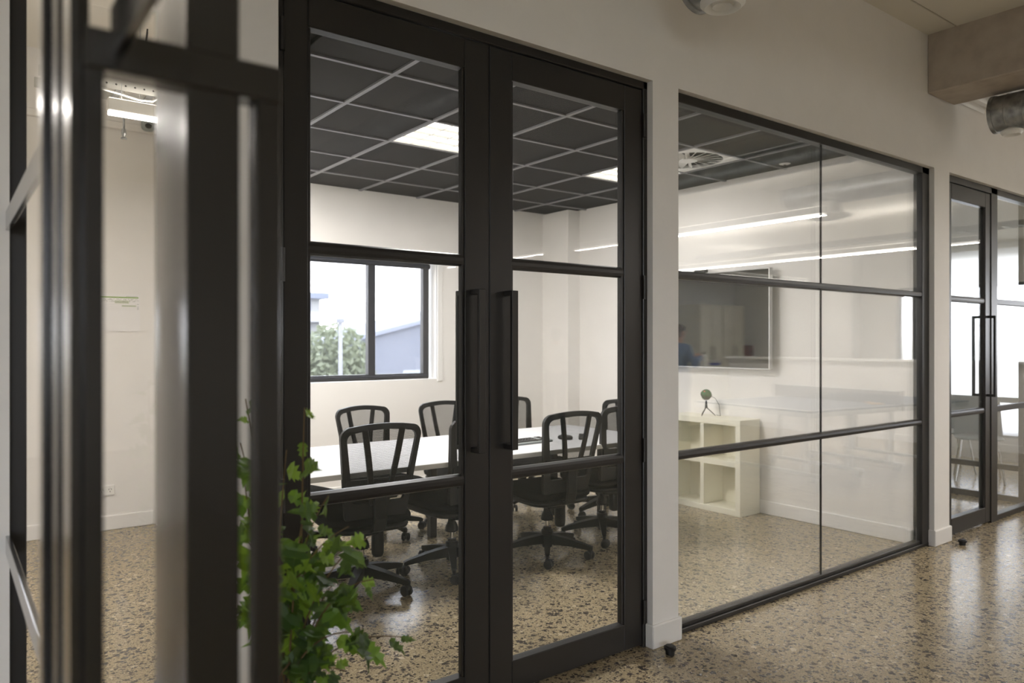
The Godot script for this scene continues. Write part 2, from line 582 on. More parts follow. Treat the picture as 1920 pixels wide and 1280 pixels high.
func partition() -> void:
	var zf := -2.2
	# double door of the meeting room
	var d := Node3D.new()
	d.name = "door_1"
	add_child(d)
	d.position = Vector3(0.785, 0, zf)
	tag(d, "black-framed glazed double door with long pull handles, between the near frames and the first white pier", "door", "", "structure")
	var m := MB.new()
	m.span(0.0, 0.026, 0.0, 2.404, -0.06, 0.006, 0.003)
	m.span(1.584, 1.61, 0.0, 2.404, -0.06, 0.006, 0.003)
	m.span(0.0, 1.61, 2.372, 2.404, -0.06, 0.006, 0.003)
	part("door_frame", m, M.frame, d)
	for i in 2:
		var l := Node3D.new()
		l.name = "door_leaf"
		d.add_child(l, true)
		l.position.x = 0.028 if i == 0 else 0.788
		leaf(0.757 if i == 0 else 0.794, 0.078 if i == 0 else 0.1, 0.105 if i == 0 else 0.105, 2.368, l)
		var hx := 0.69 if i == 0 else 0.074
		pull_handle(hx, 0.0, 1.0, l)
		pull_handle(hx, -0.045, -1.0, l)
		for y in [2.217, 1.53, 0.839, 0.153]:
			var k := MB.new()
			k.lathe([Vector2(0, 0), Vector2(0.008, 0), Vector2(0.008, 0.1), Vector2(0, 0.1)], Vector3(-0.006 if i == 0 else 0.8, y - 0.05, 0.008), Basis(), 12)
			part("hinge", k, M.frame, l)
	# fixed glazing of the meeting room
	var g := Node3D.new()
	g.name = "window_4"
	add_child(g)
	g.position = Vector3(2.559, 0, zf)
	tag(g, "wide black-framed fixed glazing with two horizontal bars, between the two white piers", "window", "", "structure")
	var w := 2.458
	part("head_frame", slab(0, w, 2.362, 2.404, -0.05, 0.004, 0.003), M.frame, g)
	m = slab(0, w, 0.0, 0.022, -0.05, 0.006, 0.003)
	m.span(0, w, 0.02, 0.04, -0.05, -0.008, 0.003)
	part("sill_frame", m, M.frame, g)
	for x in [[0.0, 0.04], [w - 0.095, w]]:
		part("side_frame", slab(x[0], x[1], 0.0, 2.404, -0.05, 0.004, 0.003), M.frame, g)
	for y in [0.79, 1.597]:
		m = MB.new()
		m.prism(PackedVector2Array([Vector2(-0.03, -0.019), Vector2(-0.03, 0.019), Vector2(-0.012, 0.019), Vector2(0.004, 0.012), Vector2(0.006, 0.0), Vector2(0.004, -0.012), Vector2(-0.012, -0.019)]), w - 0.1, Vector3(w / 2 - 0.02, y, -0.004), Basis(Vector3.UP, PI / 2) * Basis.from_scale(Vector3(-1, 1, 1)))
		part("glazing_bar", m, M.frame, g)
	for x in [[0.03, 1.224], [1.23, w - 0.085]]:
		part("pane", slab(x[0], x[1], 0.03, 2.37, -0.022, -0.014), M.glass, g)
		part("inner_pane", slab(x[0], x[1], 0.03, 2.37, -0.044, -0.036), M.glass, g)
	part("glass_joint", slab(1.224, 1.23, 0.03, 2.37, -0.0225, -0.0135), M.rubber, g)
	# door of the side room with fixed glazing beside it
	d = Node3D.new()
	d.name = "door_2"
	add_child(d)
	d.position = Vector3(5.232, 0, zf)
	tag(d, "black-framed glazed single door right of the second white pier, beside a fixed pane", "door", "", "structure")
	m = MB.new()
	m.span(0.0, 0.03, 0.0, 2.404, -0.06, 0.006, 0.003)
	m.span(0.75, 0.86, 0.0, 2.404, -0.06, 0.006, 0.003)
	m.span(1.72, 1.768, 0.0, 2.404, -0.06, 0.006, 0.003)
	m.span(0.0, 1.768, 2.36, 2.404, -0.06, 0.006, 0.003)
	m.span(0.86, 1.72, 0.0, 0.04, -0.06, 0.0, 0.003)
	part("door_frame", m, M.frame, d)
	for y in [0.81, 1.588]:
		part("glazing_bar", slab(0.86, 1.72, y - 0.02, y + 0.02, -0.035, 0.0, 0.004), M.frame, d)
	part("side_pane", slab(0.85, 1.73, 0.03, 2.37, -0.026, -0.018), M.glass, d)
	var l2 := Node3D.new()
	l2.name = "door_leaf"
	d.add_child(l2, true)
	l2.position.x = 0.032
	leaf(0.716, 0.085, 0.085, 2.356, l2)
	pull_handle(0.672, 0.0, 1.0, l2)
	pull_handle(0.672, -0.045, -1.0, l2)
	# glass beside the near frames
	g = Node3D.new()
	g.name = "window_5"
	add_child(g)
	g.position = Vector3(0.129, 0, zf)
	tag(g, "tall narrow clear pane beside the near dark frames, mirroring the plant", "window", "", "structure")
	part("corner_post", slab(0, 0.037, 0.0, 2.404, -0.06, 0.006, 0.003), M.frame, g)
	part("head_frame", slab(0.03, 0.471, 2.362, 2.404, -0.05, 0.004, 0.003), M.frame, g)
	part("sill_frame", slab(0.03, 0.471, 0.0, 0.035, -0.05, 0.004, 0.003), M.frame, g)
	part("pane", slab(0.03, 0.471, 0.03, 2.37, -0.03, -0.02), M.glass, g)

func ceilings() -> void:
	# dark suspended ceiling of the meeting room
	var cm := slab(1.24, 4.96, 2.6, 2.66, -5.8, -2.265)
	cm.span(0.8, 1.24, 2.6, 2.66, -3.25, -2.265)
	var c := struct("ceiling", cm, M.tile, "dark suspended tile ceiling of the meeting room")
	var xs := [0.8, 1.162, 1.708, 2.254, 2.8, 3.354, 3.908, 4.447, 4.95]
	var zs := [-5.8, -5.33, -4.79, -4.25, -3.71, -3.177, -2.635, -2.265]
	var g := MB.new()
	for x in xs.slice(1, -1):
		g.span(x - 0.012, x + 0.012, 2.566, 2.6, -5.8 if x > 1.2 else -3.2, -2.265)
	for z in zs.slice(1, -1):
		g.span(1.24 if z < -3.2 else 0.8, 4.95, 2.567, 2.6, z - 0.011, z + 0.011)
	g.span(0.8, 4.95, 2.566, 2.6, -2.285, -2.265)
	part("ceiling_grid", g, M.grid, c)
	for i in xs.size() - 1:
		for k in zs.size() - 1:
			if (i == 3 and k == 3) or (i == 6 and k in [3, 4]) or (i == 1 and k == 1) or xs[i + 1] < 1.2:
				continue
			part("ceiling_tile", slab(maxf(xs[i] + 0.005, 1.265), xs[i + 1] - 0.005, 2.576, 2.6, zs[k] + 0.005, zs[k + 1] - 0.005, 0.003), M.tile, c)
	# white exposed slab over corridor and open area, in panels
	c = struct("ceiling", slab(-6.1, 4.93, 3.24, 3.34, -6.0, 5.6), M.slab, "white exposed ceiling over corridor and open area")
	for k in 12:
		part("ceiling_panel", slab(-6.0, 4.93, 3.222, 3.245, -5.8 + k * 0.95 + 0.003, -5.8 + (k + 1) * 0.95 - 0.003, 0.003), M.slab, c)
	struct("trim_3", slab(4.922, 5.295, 2.853, 3.34, -2.165, 5.5, 0.006), M.concrete, "raw concrete beam crossing above the corridor at the upper right", "beam")
	# lower ceiling beyond the beam, its edge a strip of corrugated steel
	c = struct("ceiling", slab(5.76, 13.7, 2.9, 2.96, -2.3, 5.6), M.slab, "lower pale ceiling right of the concrete beam")
	part("ceiling_soffit", slab(5.29, 5.37, 2.875, 2.96, -2.17, 5.5), M.paint, c)
	var w := MB.new()
	var N := 60
	for i in N:
		var za := -2.16 + i * 0.1
		var seg := [[0.0, 0.0], [0.02, 0.035], [0.05, 0.035], [0.07, 0.0], [0.1, 0.0]]
		for s in 4:
			var p: Array = seg[s]
			var q: Array = seg[s + 1]
			var nn := Vector3(0, -(q[0] - p[0]), q[1] - p[1]).normalized()
			w.quad(Vector3(5.37, 2.88 + p[1], za + p[0]), Vector3(5.37, 2.88 + q[1], za + q[0]), Vector3(5.76, 2.88 + q[1], za + q[0]), Vector3(5.76, 2.88 + p[1], za + p[0]), nn)
			w.quad(Vector3(5.37, 2.885 + p[1], za + p[0]), Vector3(5.37, 2.885 + q[1], za + q[0]), Vector3(5.76, 2.885 + q[1], za + q[0]), Vector3(5.76, 2.885 + p[1], za + p[0]), -nn)
			w.quad(Vector3(5.37, 2.88 + p[1], za + p[0]), Vector3(5.37, 2.88 + q[1], za + q[0]), Vector3(5.37, 2.885 + q[1], za + q[0]), Vector3(5.37, 2.885 + p[1], za + p[0]), Vector3(-1, 0, 0))
	part("corrugated_sheet", w, M.deck, c)
	part("ceiling_cover", slab(5.3, 5.77, 2.93, 2.96, -2.17, 5.5), M.paint, c)
	struct("ceiling", slab(5.19, 9.3, 3.1, 3.16, -5.8, -2.265), M.slab, "pale ceiling of the small side room")

func lamps() -> void:
	# two lay-in luminaires of the meeting room
	var spots := [[2.254, 2.8, -4.25, -3.71, "square grid ceiling light seen through the left door leaf"], [3.908, 4.447, -4.25, -3.71, "square grid ceiling light at the edge of the right door leaf"], [1.275, 1.705, -5.27, -4.84, "square grid ceiling light in the meeting room's left corner, hidden by the door frame"]]
	for s in spots:
		var t := thing("ceiling_light", s[4], "ceiling light", Vector3((s[0] + s[1]) / 2, 2.57, (s[2] + s[3]) / 2))
		var hx: float = (s[1] - s[0]) / 2 - 0.012
		var hz: float = (s[3] - s[2]) / 2 - 0.012
		part("diffuser", slab(-hx, hx, 0.012, 0.022, -hz, hz), glow(Color(1.0, 0.985, 0.95), 1.1), t)
		var m := MB.new()
		for k in 5:
			var x := -hx + 2 * hx * k / 4.0
			m.span(x - 0.003, x + 0.003, 0.0, 0.014, -hz, hz)
			var z := -hz + 2 * hz * k / 4.0
			m.span(-hx, hx, 0.0, 0.014, z - 0.003, z + 0.003)
		part("louvre", m, M.white, t)
		area("panel_light", Vector3(0, -0.004, 0), Vector2(hx, hz) * 1.9, PANEL * (0.27 if s[0] > 3.0 else (1.6 if s[0] > 2.0 else 1.0)), Color(1.0, 0.987, 0.972), t)
	# linear pendants: [x, z, length, along z, y, label, energy]
	var lines := [
		[6.1, 0.7, 3.2, true, 2.4, "long linear pendant over the table tennis table", 1.0],
		[9.15, 1.1, 4.4, true, 2.4, "long linear pendant over the half wall", 1.0],
		[0.95, -4.07, 0.63, false, 2.4, "short linear pendant seen left through the narrow clear pane", 0.35],
		[-1.9, -4.07, 3.2, false, 2.4, "long linear pendant over the open area on the left", 0.5],
		[6.0, 3.9, 2.2, true, 2.4, "linear pendant at the back of the office", 0.6],
		[11.6, 3.4, 2.6, false, 2.4, "linear pendant over the kitchen at the back of the office", 0.45],
	]
	for s in lines:
		var t := thing("linear_pendant", s[5], "pendant light", Vector3(s[0], s[4], s[1]), PI / 2 if s[3] else 0.0)
		var h: float = s[2] / 2
		part("housing", slab(-h, h, 0.018, 0.075, -0.026, 0.026, 0.003), M.white, t)
		part("diffuser", slab(-h + 0.004, h - 0.004, 0.0, 0.02, -0.024, 0.024, 0.004), glow(Color(1.0, 0.98, 0.95), 2.6), t)
		for e in [-1, 1]:
			var m := MB.new()
			m.tube([Vector3(e * h * 0.8, 0.075, 0), Vector3(e * h * 0.8, (3.222 if s[0] < 5 else 2.9) - s[4], 0)], 0.002, -1.0, 5)
			part("suspension_wire", m, M.silver, t)
		area("line_light", Vector3(0, -0.006, 0), Vector2(s[2], 0.05), LINE * s[6], Color(1.0, 0.975, 0.95), t)
		part("upper_diffuser", slab(-h + 0.004, h - 0.004, 0.07, 0.08, -0.02, 0.02, 0.003), glow(Color(1.0, 0.98, 0.95), 1.2), t)
		area("uplight", Vector3(0, 0.086, 0), Vector2(s[2], 0.04), LINE * s[6] * (0.4 if s[0] > 5 else (1.8 if s[0] < 0 else 0.06)), Color(1.0, 0.975, 0.95), t, Vector3(90, 0, 0))

# outline of the chair back: a trapezoid with round corners, wider above
func back_outline(inset: float, y0: float, y1: float, w0: float, w1: float, r: float) -> PackedVector2Array:
	var out := PackedVector2Array()
	var yb := y0 + inset
	var yt := y1 - inset
	var cs := [[Vector2(w0 / 2 - inset, yb), -90.0, 0.6], [Vector2(w1 / 2 - inset, yt), 0.0, 1.0], [Vector2(-w1 / 2 + inset, yt), 90.0, 1.0], [Vector2(-w0 / 2 + inset, yb), 180.0, 0.6]]
	for c in cs:
		var rr: float = maxf(r * c[2] - inset * 0.6, 0.012)
		var ctr: Vector2 = c[0] + Vector2(-signf(c[0].x) * rr, rr if c[0].y == yb else -rr)
		for k in 7:
			var a := deg_to_rad(c[1] + 90.0 * k / 6.0)
			out.append(ctr + Vector2(cos(a), sin(a)) * rr)
		if c[1] == 0.0:
			for k in range(1, 8):
				var u: float = lerpf(w1 / 2 - inset - rr, -w1 / 2 + inset + rr, k / 8.0)
				out.append(Vector2(u, yt + 0.014 * (1.0 - pow(2.0 * k / 8.0 - 1.0, 2.0))))
	return out

# where a point of the back (across, up) lies: the back leans and is hollow across
func back_at(p: Vector2, off := 0.0) -> Vector3:
	var h := p.y - 0.46
	return Vector3(p.x, p.y, 0.2 + 0.13 * h + 0.1 * h * h - 0.55 * p.x * p.x + 0.02 * sin(h * 7.0) + off)

func make_chair(label: String, drop: float) -> Node3D:
	var t := thing("office_chair", label, "office chair", Vector3.ZERO, 0.0, "mesh-backed swivel chairs round the meeting table")
	var m: MB
	for i in 5:
		var a := TAU * i / 5.0 + 0.3
		var q := Basis(Vector3.UP, a)
		m = MB.new()
		# a tapering arm that falls towards its caster
		var pr := [[0.02, 0.026, 0.135, 0.075], [0.15, 0.02, 0.112, 0.07], [0.268, 0.014, 0.083, 0.056], [0.284, 0.008, 0.074, 0.058]]
		for k in 3:
			var A: Array = pr[k]
			var B: Array = pr[k + 1]
			var c := [Vector3(A[0], A[2], -A[1]), Vector3(A[0], A[2], A[1]), Vector3(A[0], A[3], A[1] * 0.7), Vector3(A[0], A[3], -A[1] * 0.7)]
			var e := [Vector3(B[0], B[2], -B[1]), Vector3(B[0], B[2], B[1]), Vector3(B[0], B[3], B[1] * 0.7), Vector3(B[0], B[3], -B[1] * 0.7)]
			for s in 4:
				var s1 := (s + 1) % 4
				var nn: Vector3 = (q * (c[s1] - c[s]).cross(e[s] - c[s])).normalized()
				var mid: Vector3 = q * ((c[s] + c[s1]) / 2 - (c[0] + c[2]) / 2)
				if nn.dot(mid) < 0.0: nn = -nn
				m.quad(q * c[s], q * c[s1], q * e[s1], q * e[s], nn)
			if k == 2:
				m.quad(q * e[0], q * e[1], q * e[2], q * e[3], q * Vector3.RIGHT)
		part("base_arm", m, M.chair, t)
		var cs := MB.new()
		var yaw: float = a + [0.7, 2.1, -0.6, 1.3, 2.8][i]
		var w := Basis(Vector3.UP, yaw)
		var at: Vector3 = q * Vector3(0.27, 0, 0)
		for s in [-1.0, 1.0]:
			cs.lathe([Vector2(0, -0.007), Vector2(0.02, -0.008), Vector2(0.0265, -0.005), Vector2(0.0265, 0.005), Vector2(0.02, 0.008), Vector2(0.008, 0.006), Vector2(0, 0.006)], at + w * Vector3(0.008, 0.0265, 0.015 * s), w * Basis(Vector3.RIGHT, PI / 2), 18)
		cs.box(at + w * Vector3(0.002, 0.042, 0), Vector3(0.03, 0.024, 0.018), 0.004, w)
		cs.lathe([Vector2(0.006, 0.05), Vector2(0.006, 0.07)], at, Basis(), 8)
		part("caster", cs, M.rubber, t)
	m = MB.new()
	m.lathe([Vector2(0, 0.055), Vector2(0.03, 0.055), Vector2(0.036, 0.075), Vector2(0.036, 0.155), Vector2(0.03, 0.162), Vector2(0.024, 0.162), Vector2(0.024, 0.176), Vector2(0, 0.176)], Vector3.ZERO, Basis(), 24)
	part("base_hub", m, M.chair, t)
	m = MB.new()
	m.lathe([Vector2(0.012, 0.1), Vector2(0.012, 0.32 - drop)], Vector3.ZERO, Basis(), 16)
	part("gas_lift", m, M.chrome, t)
	var up := Vector3(0, -drop, 0)
	m = MB.new()
	m.lathe([Vector2(0, 0.218), Vector2(0.036, 0.218), Vector2(0.04, 0.226), Vector2(0.034, 0.25), Vector2(0.022, 0.275), Vector2(0.018, 0.33)], up, Basis(), 24)
	part("column_cover", m, M.chair, t)
	m = MB.new()
	m.box(up + Vector3(0, 0.325, 0.0), Vector3(0.13, 0.05, 0.2), 0.012)
	m.pill(up + Vector3(0.075, 0.245, 0.03), Vector3(0.03, 0.075, 0.03), 0.4, 0.6, Basis(), 16, 8)
	m.tube([up + Vector3(0.05, 0.33, -0.03), up + Vector3(0.17, 0.325, -0.03), up + Vector3(0.21, 0.32, -0.03)], 0.006, -1, 6)
	part("tilt_mechanism", m, M.chair, t)
	m = MB.new()
	m.pill(up + Vector3(0, 0.36, -0.02), Vector3(0.215, 0.03, 0.215), 0.7, 0.45, Basis(Vector3.RIGHT, 0.03))
	part("seat_shell", m, M.chair, t)
	m = MB.new()
	m.pill(up + Vector3(0, 0.402, -0.02), Vector3(0.225, 0.036, 0.222), 0.55, 0.42, Basis(Vector3.RIGHT, 0.03))
	part("seat", m, M.fabric, t)
	# bar from below the seat up into the back
	m = MB.new()
	var path := [Vector3(0, 0.345, 0.08), Vector3(0, 0.345, 0.17), Vector3(0, 0.365, 0.222), Vector3(0, 0.42, 0.236), Vector3(0, 0.52, 0.236), Vector3(0, 0.6, 0.245)]
	for k in path.size() - 1:
		var A: Vector3 = path[k] + up
		var B: Vector3 = path[k + 1] + up
		var d := (B - A).normalized()
		var side := Vector3.RIGHT
		var nrm := d.cross(side).normalized()
		m.box((A + B) / 2, Vector3(0.07, 0.02, A.distance_to(B) + 0.014), 0.005, Basis(side, nrm, side.cross(nrm)))
	part("back_support", m, M.chair, t)
	# frame of the back
	var outer := back_outline(0.0, 0.47, 0.885, 0.335, 0.43, 0.055)
	var inner := back_outline(0.03, 0.47, 0.885, 0.335, 0.43, 0.055)
	m = MB.new()
	var n := outer.size()
	for k in n:
		var k1 := (k + 1) % n
		var a := back_at(outer[k], 0.0) + up
		var b := back_at(outer[k1], 0.0) + up
		var c := back_at(inner[k1], 0.0) + up
		var d := back_at(inner[k], 0.0) + up
		var f := Vector3(0, 0, 0.011)
		var mid_o := (outer[k] + outer[k1]) / 2
		var ctr := Vector2(0, 0.68)
		m.quad(a + f, b + f, c + f, d + f, Vector3(0, 0.1, 1).normalized())
		m.quad(a - f, b - f, c - f, d - f, Vector3(0, -0.1, -1).normalized())
		var o2 := Vector2((outer[k1] - outer[k]).y, -(outer[k1] - outer[k]).x).normalized()
		if o2.dot(mid_o - ctr) < 0.0: o2 = -o2
		m.quad(a - f, b - f, b + f, a + f, Vector3(o2.x, o2.y, 0))
		m.quad(d - f, c - f, c + f, d + f, Vector3(-o2.x, -o2.y, 0))
	part("back_frame", m, M.chair, t)
	for s in [-1.0, 1.0]:
		m = MB.new()
		var last := Vector2.ZERO
		for k in 9:
			var p := Vector2(s * lerpf(0.036, 0.1, k / 8.0), lerpf(0.49, 0.872, k / 8.0))
			if k > 0:
				var A := back_at(last, 0.008) + up
				var B := back_at(p, 0.008) + up
				var y := (B - A).normalized()
				var x := Vector3.RIGHT.slide(y).normalized()
				m.box((A + B) / 2, Vector3(0.03, A.distance_to(B) + 0.004, 0.016), 0.003, Basis(x, y, x.cross(y)))
			last = p
		part("back_strut", m, M.chair, t)
	m = MB.new()
	for k in 8:
		var A := back_at(Vector2(lerpf(-0.175, 0.175, k / 8.0), 0.595), 0.004) + up
		var B := back_at(Vector2(lerpf(-0.175, 0.175, (k + 1) / 8.0), 0.595), 0.004) + up
		m.box((A + B) / 2, Vector3(A.distance_to(B) + 0.004, 0.055, 0.014), 0.002, Basis(Vector3.UP, -atan2(B.z - A.z, B.x - A.x)))
	part("lumbar_band", m, M.chair, t)
	# stretched mesh
	m = MB.new()
	for r in 14:
		for c in 10:
			var cell := []
			for e in [[0, 0], [1, 0], [1, 1], [0, 1]]:
				var yy := lerpf(0.482, 0.88, (r + e[1]) / 14.0)
				var hw := lerpf(0.335, 0.43, (yy - 0.47) / 0.415) / 2 - 0.012
				if yy > 0.87: hw -= 0.025
				var p := Vector2(lerpf(-hw, hw, (c + e[0]) / 10.0), yy)
				cell.append([back_at(p) + up, p / 0.036])
			var nn := Vector3(0, 0.13, 1).normalized()
			m.tri(cell[0][0], cell[1][0], cell[2][0], nn, nn, nn, cell[0][1], cell[1][1], cell[2][1])
			m.tri(cell[0][0], cell[2][0], cell[3][0], nn, nn, nn, cell[0][1], cell[2][1], cell[3][1])
	part("back_mesh", m, M.weave, t)
	return t

func meeting_room() -> void:
	# table
	var t := thing("meeting_table", "long white meeting table on dark legs inside the glazed room", "table")
	part("tabletop", slab(1.32, 3.87, TABLE_H - 0.028, TABLE_H, -4.38, -3.4, 0.003), M.tabletop, t)
	var m := MB.new()
	m.span(1.319, 3.871, TABLE_H - 0.026, TABLE_H - 0.002, -4.381, -3.399)
	part("edge_band", m, M.edging, t)
	for x in [1.5, 2.6, 3.66]:
		for z in [-4.3, -3.78]:
			part("leg", slab(x - 0.025, x + 0.025, 0.0, TABLE_H - 0.06, z - 0.025, z + 0.025, 0.004), M.frame, t)
	m = MB.new()
	for z in [-4.3, -3.78]:
		m.span(1.48, 3.68, TABLE_H - 0.075, TABLE_H - 0.029, z - 0.02, z + 0.02, 0.003)
	for x in [1.5, 2.6, 3.66]:
		m.span(x - 0.02, x + 0.02, TABLE_H - 0.075, TABLE_H - 0.029, -4.3, -3.78, 0.003)
	part("under_frame", m, M.frame, t)
	# chairs: near row with its backs to the glass, far row, one at the end
	var high := make_chair("black mesh chair at the near table side, first behind the plant", 0.0)
	high.position = Vector3(1.75, 0, -3.6)
	high.rotation.y = -0.06
	copy(high, "black mesh chair at the near table side, half hidden by the meeting door stiles", Vector3(2.32, 0, -3.62), 0.12)
	copy(high, "black mesh chair at the near table side, in front of the keyboard", Vector3(2.93, 0, -3.5), -0.05)
	copy(high, "black mesh chair at the near table corner, cut off by the right door stile", Vector3(3.5, 0, -3.61), -0.08)
	var low := make_chair("black mesh chair on the window side, straight below the window mullion", 0.05)
	low.position = Vector3(2.38, 0, -4.58)
	low.rotation.y = PI + 0.1
	copy(low, "black mesh chair on the window side, just left of the long pull handles", Vector3(3.0, 0, -4.6), PI - 0.2)
	copy(low, "black mesh chair on the window side, showing just right of the pull handles", Vector3(3.74, 0, -4.66), PI + 0.08)
	copy(low, "black mesh chair on the window side, leftmost, only its seat edge showing", Vector3(1.72, 0, -4.5), PI + 0.15)
	copy(low, "black mesh chair facing the short end of the table, below the right-hand ceiling light", Vector3(4.0, 0, -4.1), PI / 2 + 0.12)
	# things on the table
	var k := thing("keyboard", "black computer keyboard lying on the white table", "keyboard", Vector3(2.93, TABLE_H + 0.003, -3.74), 0.06)
	m = MB.new()
	m.box(Vector3(0, 0.008, 0), Vector3(0.4, 0.014, 0.14), 0.004, Basis(Vector3.RIGHT, 0.05))
	part("case", m, M.plastic_grey, k)
	for r in 5:
		for c in 15:
			if c in [12] or (r == 4 and c > 3 and c < 9):
				continue
			part("key", slab(-0.188 + c * 0.0255, -0.168 + c * 0.0255, 0.013, 0.021 - r * 0.001, -0.058 + r * 0.0235, -0.039 + r * 0.0235, 0.003), M.rubber, k)
	m = MB.new()
	m.span(-0.13, 0.12, 0.014, 0.019, 0.036, 0.055, 0.003)
	part("space_bar", m, M.frame, k)
	k = thing("computer_mouse", "black computer mouse right of the keyboard", "mouse", Vector3(3.27, TABLE_H, -3.72), 0.4)
	m = MB.new()
	m.pill(Vector3(0, 0.013, 0), Vector3(0.03, 0.018, 0.052), 0.8, 0.8)
	part("shell", m, M.rubber, k)
	m = MB.new()
	m.pill(Vector3(0, 0.026, -0.024), Vector3(0.004, 0.007, 0.009), 0.9, 0.9, Basis(), 10, 6)
	part("scroll_wheel", m, M.frame, k)
	k = thing("remote_control", "dark remote control lying beyond the mouse", "remote", Vector3(3.4, TABLE_H, -3.7), -0.75)
	part("case", slab(-0.022, 0.022, 0.0, 0.02, -0.09, 0.09, 0.006), M.rubber, k)
	m = MB.new()
	for r in 6:
		for c in 3:
			m.span(-0.015 + c * 0.011, -0.008 + c * 0.011, 0.019, 0.0225, -0.07 + r * 0.02, -0.06 + r * 0.02, 0.001)
	part("buttons", m, M.frame, k)
	# shelf unit
	t = thing("cube_shelf", "low white open cube shelf of four bays against the television wall", "shelf")
	var x0 := 4.69
	var x1 := 4.935
	part("top_board", slab(x0, x1, 0.669, 0.714, -4.085, -3.385, 0.002), M.shelf, t)
	part("base_board", slab(x0, x1, 0.0, 0.044, -4.041, -3.429, 0.002), M.shelf, t)
	for z in [[-3.429, -3.385], [-4.085, -4.041]]:
		part("side_board", slab(x0, x1, 0.0, 0.669, z[0], z[1], 0.002), M.shelf, t)
	part("divider", slab(x0 + 0.002, x1, 0.044, 0.669, -3.753, -3.719, 0.001), M.shelf, t)
	for z in [[-3.719, -3.429], [-4.041, -3.753]]:
		part("shelf_board", slab(x0 + 0.002, x1, 0.362, 0.404, z[0], z[1], 0.001), M.shelf, t)
	part("back_board", slab(x1 - 0.008, x1, 0.02, 0.7, -4.07, -3.4), M.shelf, t)
	# ball microphone
	t = thing("ball_microphone", "green and black ball microphone on a tiny tripod, on the white shelf", "microphone", Vector3(4.8, 0.714, -3.78))
	m = MB.new()
	m.pill(Vector3(0, 0.168, 0), Vector3(0.042, 0.042, 0.042), 1.0, 1.0, Basis(), 28, 18)
	part("ball", m, mat(c8(34, 92, 46), 0.25), t)
	m = MB.new()
	m.lathe([Vector2(0.0425, -0.007), Vector2(0.044, -0.006), Vector2(0.044, 0.006), Vector2(0.0425, 0.007)], Vector3(0, 0.168, 0), Basis(Vector3(1, 0, 0.6).normalized(), 0.5), 28)
	m.lathe([Vector2(0.0, -0.0425), Vector2(0.016, -0.042), Vector2(0.032, -0.0295), Vector2(0.0305, -0.03)], Vector3(0, 0.168, 0), Basis(), 24)
	part("band", m, M.rubber, t)
	m = MB.new()
	m.pill(Vector3(-0.034, 0.194, 0.01), Vector3(0.006, 0.006, 0.006), 1, 1, Basis(), 10, 8)
	part("mute_button", m, mat(c8(210, 40, 36), 0.4), t)
	m = MB.new()
	m.lathe([Vector2(0.006, 0.12), Vector2(0.009, 0.09), Vector2(0.012, 0.062), Vector2(0, 0.06)], Vector3.ZERO, Basis(), 14)
	part("handle", m, M.rubber, t)
	for i in 3:
		var a := 0.9 + TAU * i / 3.0
		m = MB.new()
		m.tube([Vector3(0, 0.068, 0), Vector3(cos(a) * 0.045, 0.028, sin(a) * 0.045), Vector3(cos(a) * 0.07, 0.004, sin(a) * 0.07)], 0.004, 0.003, 7)
		part("leg", m, M.rubber, t)
	m = MB.new()
	m.tube([Vector3(0.02, 0.155, 0.035), Vector3(0.035, 0.14, 0.06), Vector3(0.05, 0.09, 0.085), Vector3(0.055, 0.03, 0.09), Vector3(0.06, 0.003, 0.09), Vector3(0.1, 0.003, 0.02)], 0.0022, -1, 6)
	part("cable", m, M.frame, t)
	# television
	t = thing("television", "large wall television with a thin silver rim, above the white shelf", "television", Vector3(4.87, 1.47, -3.92))
	part("panel", slab(-0.006, 0.04, -0.372, 0.372, -0.66, 0.66, 0.006), M.frame, t)
	m = MB.new()
	for z in [-0.664, 0.664]:
		m.span(-0.01, 0.03, -0.377, 0.377, z - 0.0035, z + 0.0035, 0.001)
	for y in [-0.375, 0.374]:
		m.span(-0.01, 0.03, y - 0.004, y + 0.004, -0.67, 0.67, 0.002)
	part("rim", m, M.silver, t)
	part("screen", slab(-0.0085, -0.004, -0.366, 0.366, -0.655, 0.655), M.screen, t)
	part("wall_bracket", slab(0.03, 0.078, -0.2, 0.2, -0.3, 0.3, 0.003), M.frame, t)
	t = thing("web_camera", "small dark camera sitting on the top rim of the television", "camera", Vector3(4.885, 1.851, -3.9))
	part("body", slab(-0.02, 0.02, 0.0, 0.036, -0.06, 0.06, 0.008), M.rubber, t)
	m = MB.new()
	m.lathe([Vector2(0, 0.004), Vector2(0.011, 0.003), Vector2(0.013, 0)], Vector3(-0.02, 0.018, 0), Basis(Vector3.FORWARD, PI / 2) * Basis(Vector3.RIGHT, 0), 16)
	part("lens", m, M.screen, t)
	# roller screen in the window
	t = thing("roller_blind", "dark see-through roller screen drawn down over the meeting room window", "blind", Vector3(2.535, 0.985, -5.815))
	m = MB.new()
	m.lathe([Vector2(0, -0.95), Vector2(0.022, -0.95), Vector2(0.022, 0.975), Vector2(0, 0.975)], Vector3(0, 0.985, 0), Basis(Vector3.FORWARD, -PI / 2), 20)
	part("roller_tube", m, M.blind_rail, t)
	m = MB.new()
	m.quad(Vector3(-0.93, 0.01, 0.0), Vector3(0.93, 0.01, 0.0), Vector3(0.93, 0.98, 0.0), Vector3(-0.93, 0.98, 0.0), Vector3(0, 0, 1))
	part("screen_cloth", m, M.blind, t)
	part("bottom_rail", slab(-0.935, 0.935, 0.0, 0.02, -0.008, 0.008, 0.003), M.blind_rail, t)
	# swirl diffuser in the ceiling
	t = thing("air_diffuser", "white square swirl air diffuser in the dark ceiling, with radial blades", "air vent", Vector3(4.178, 2.57, -3.443))
	m = MB.new()
	var hw := 0.255
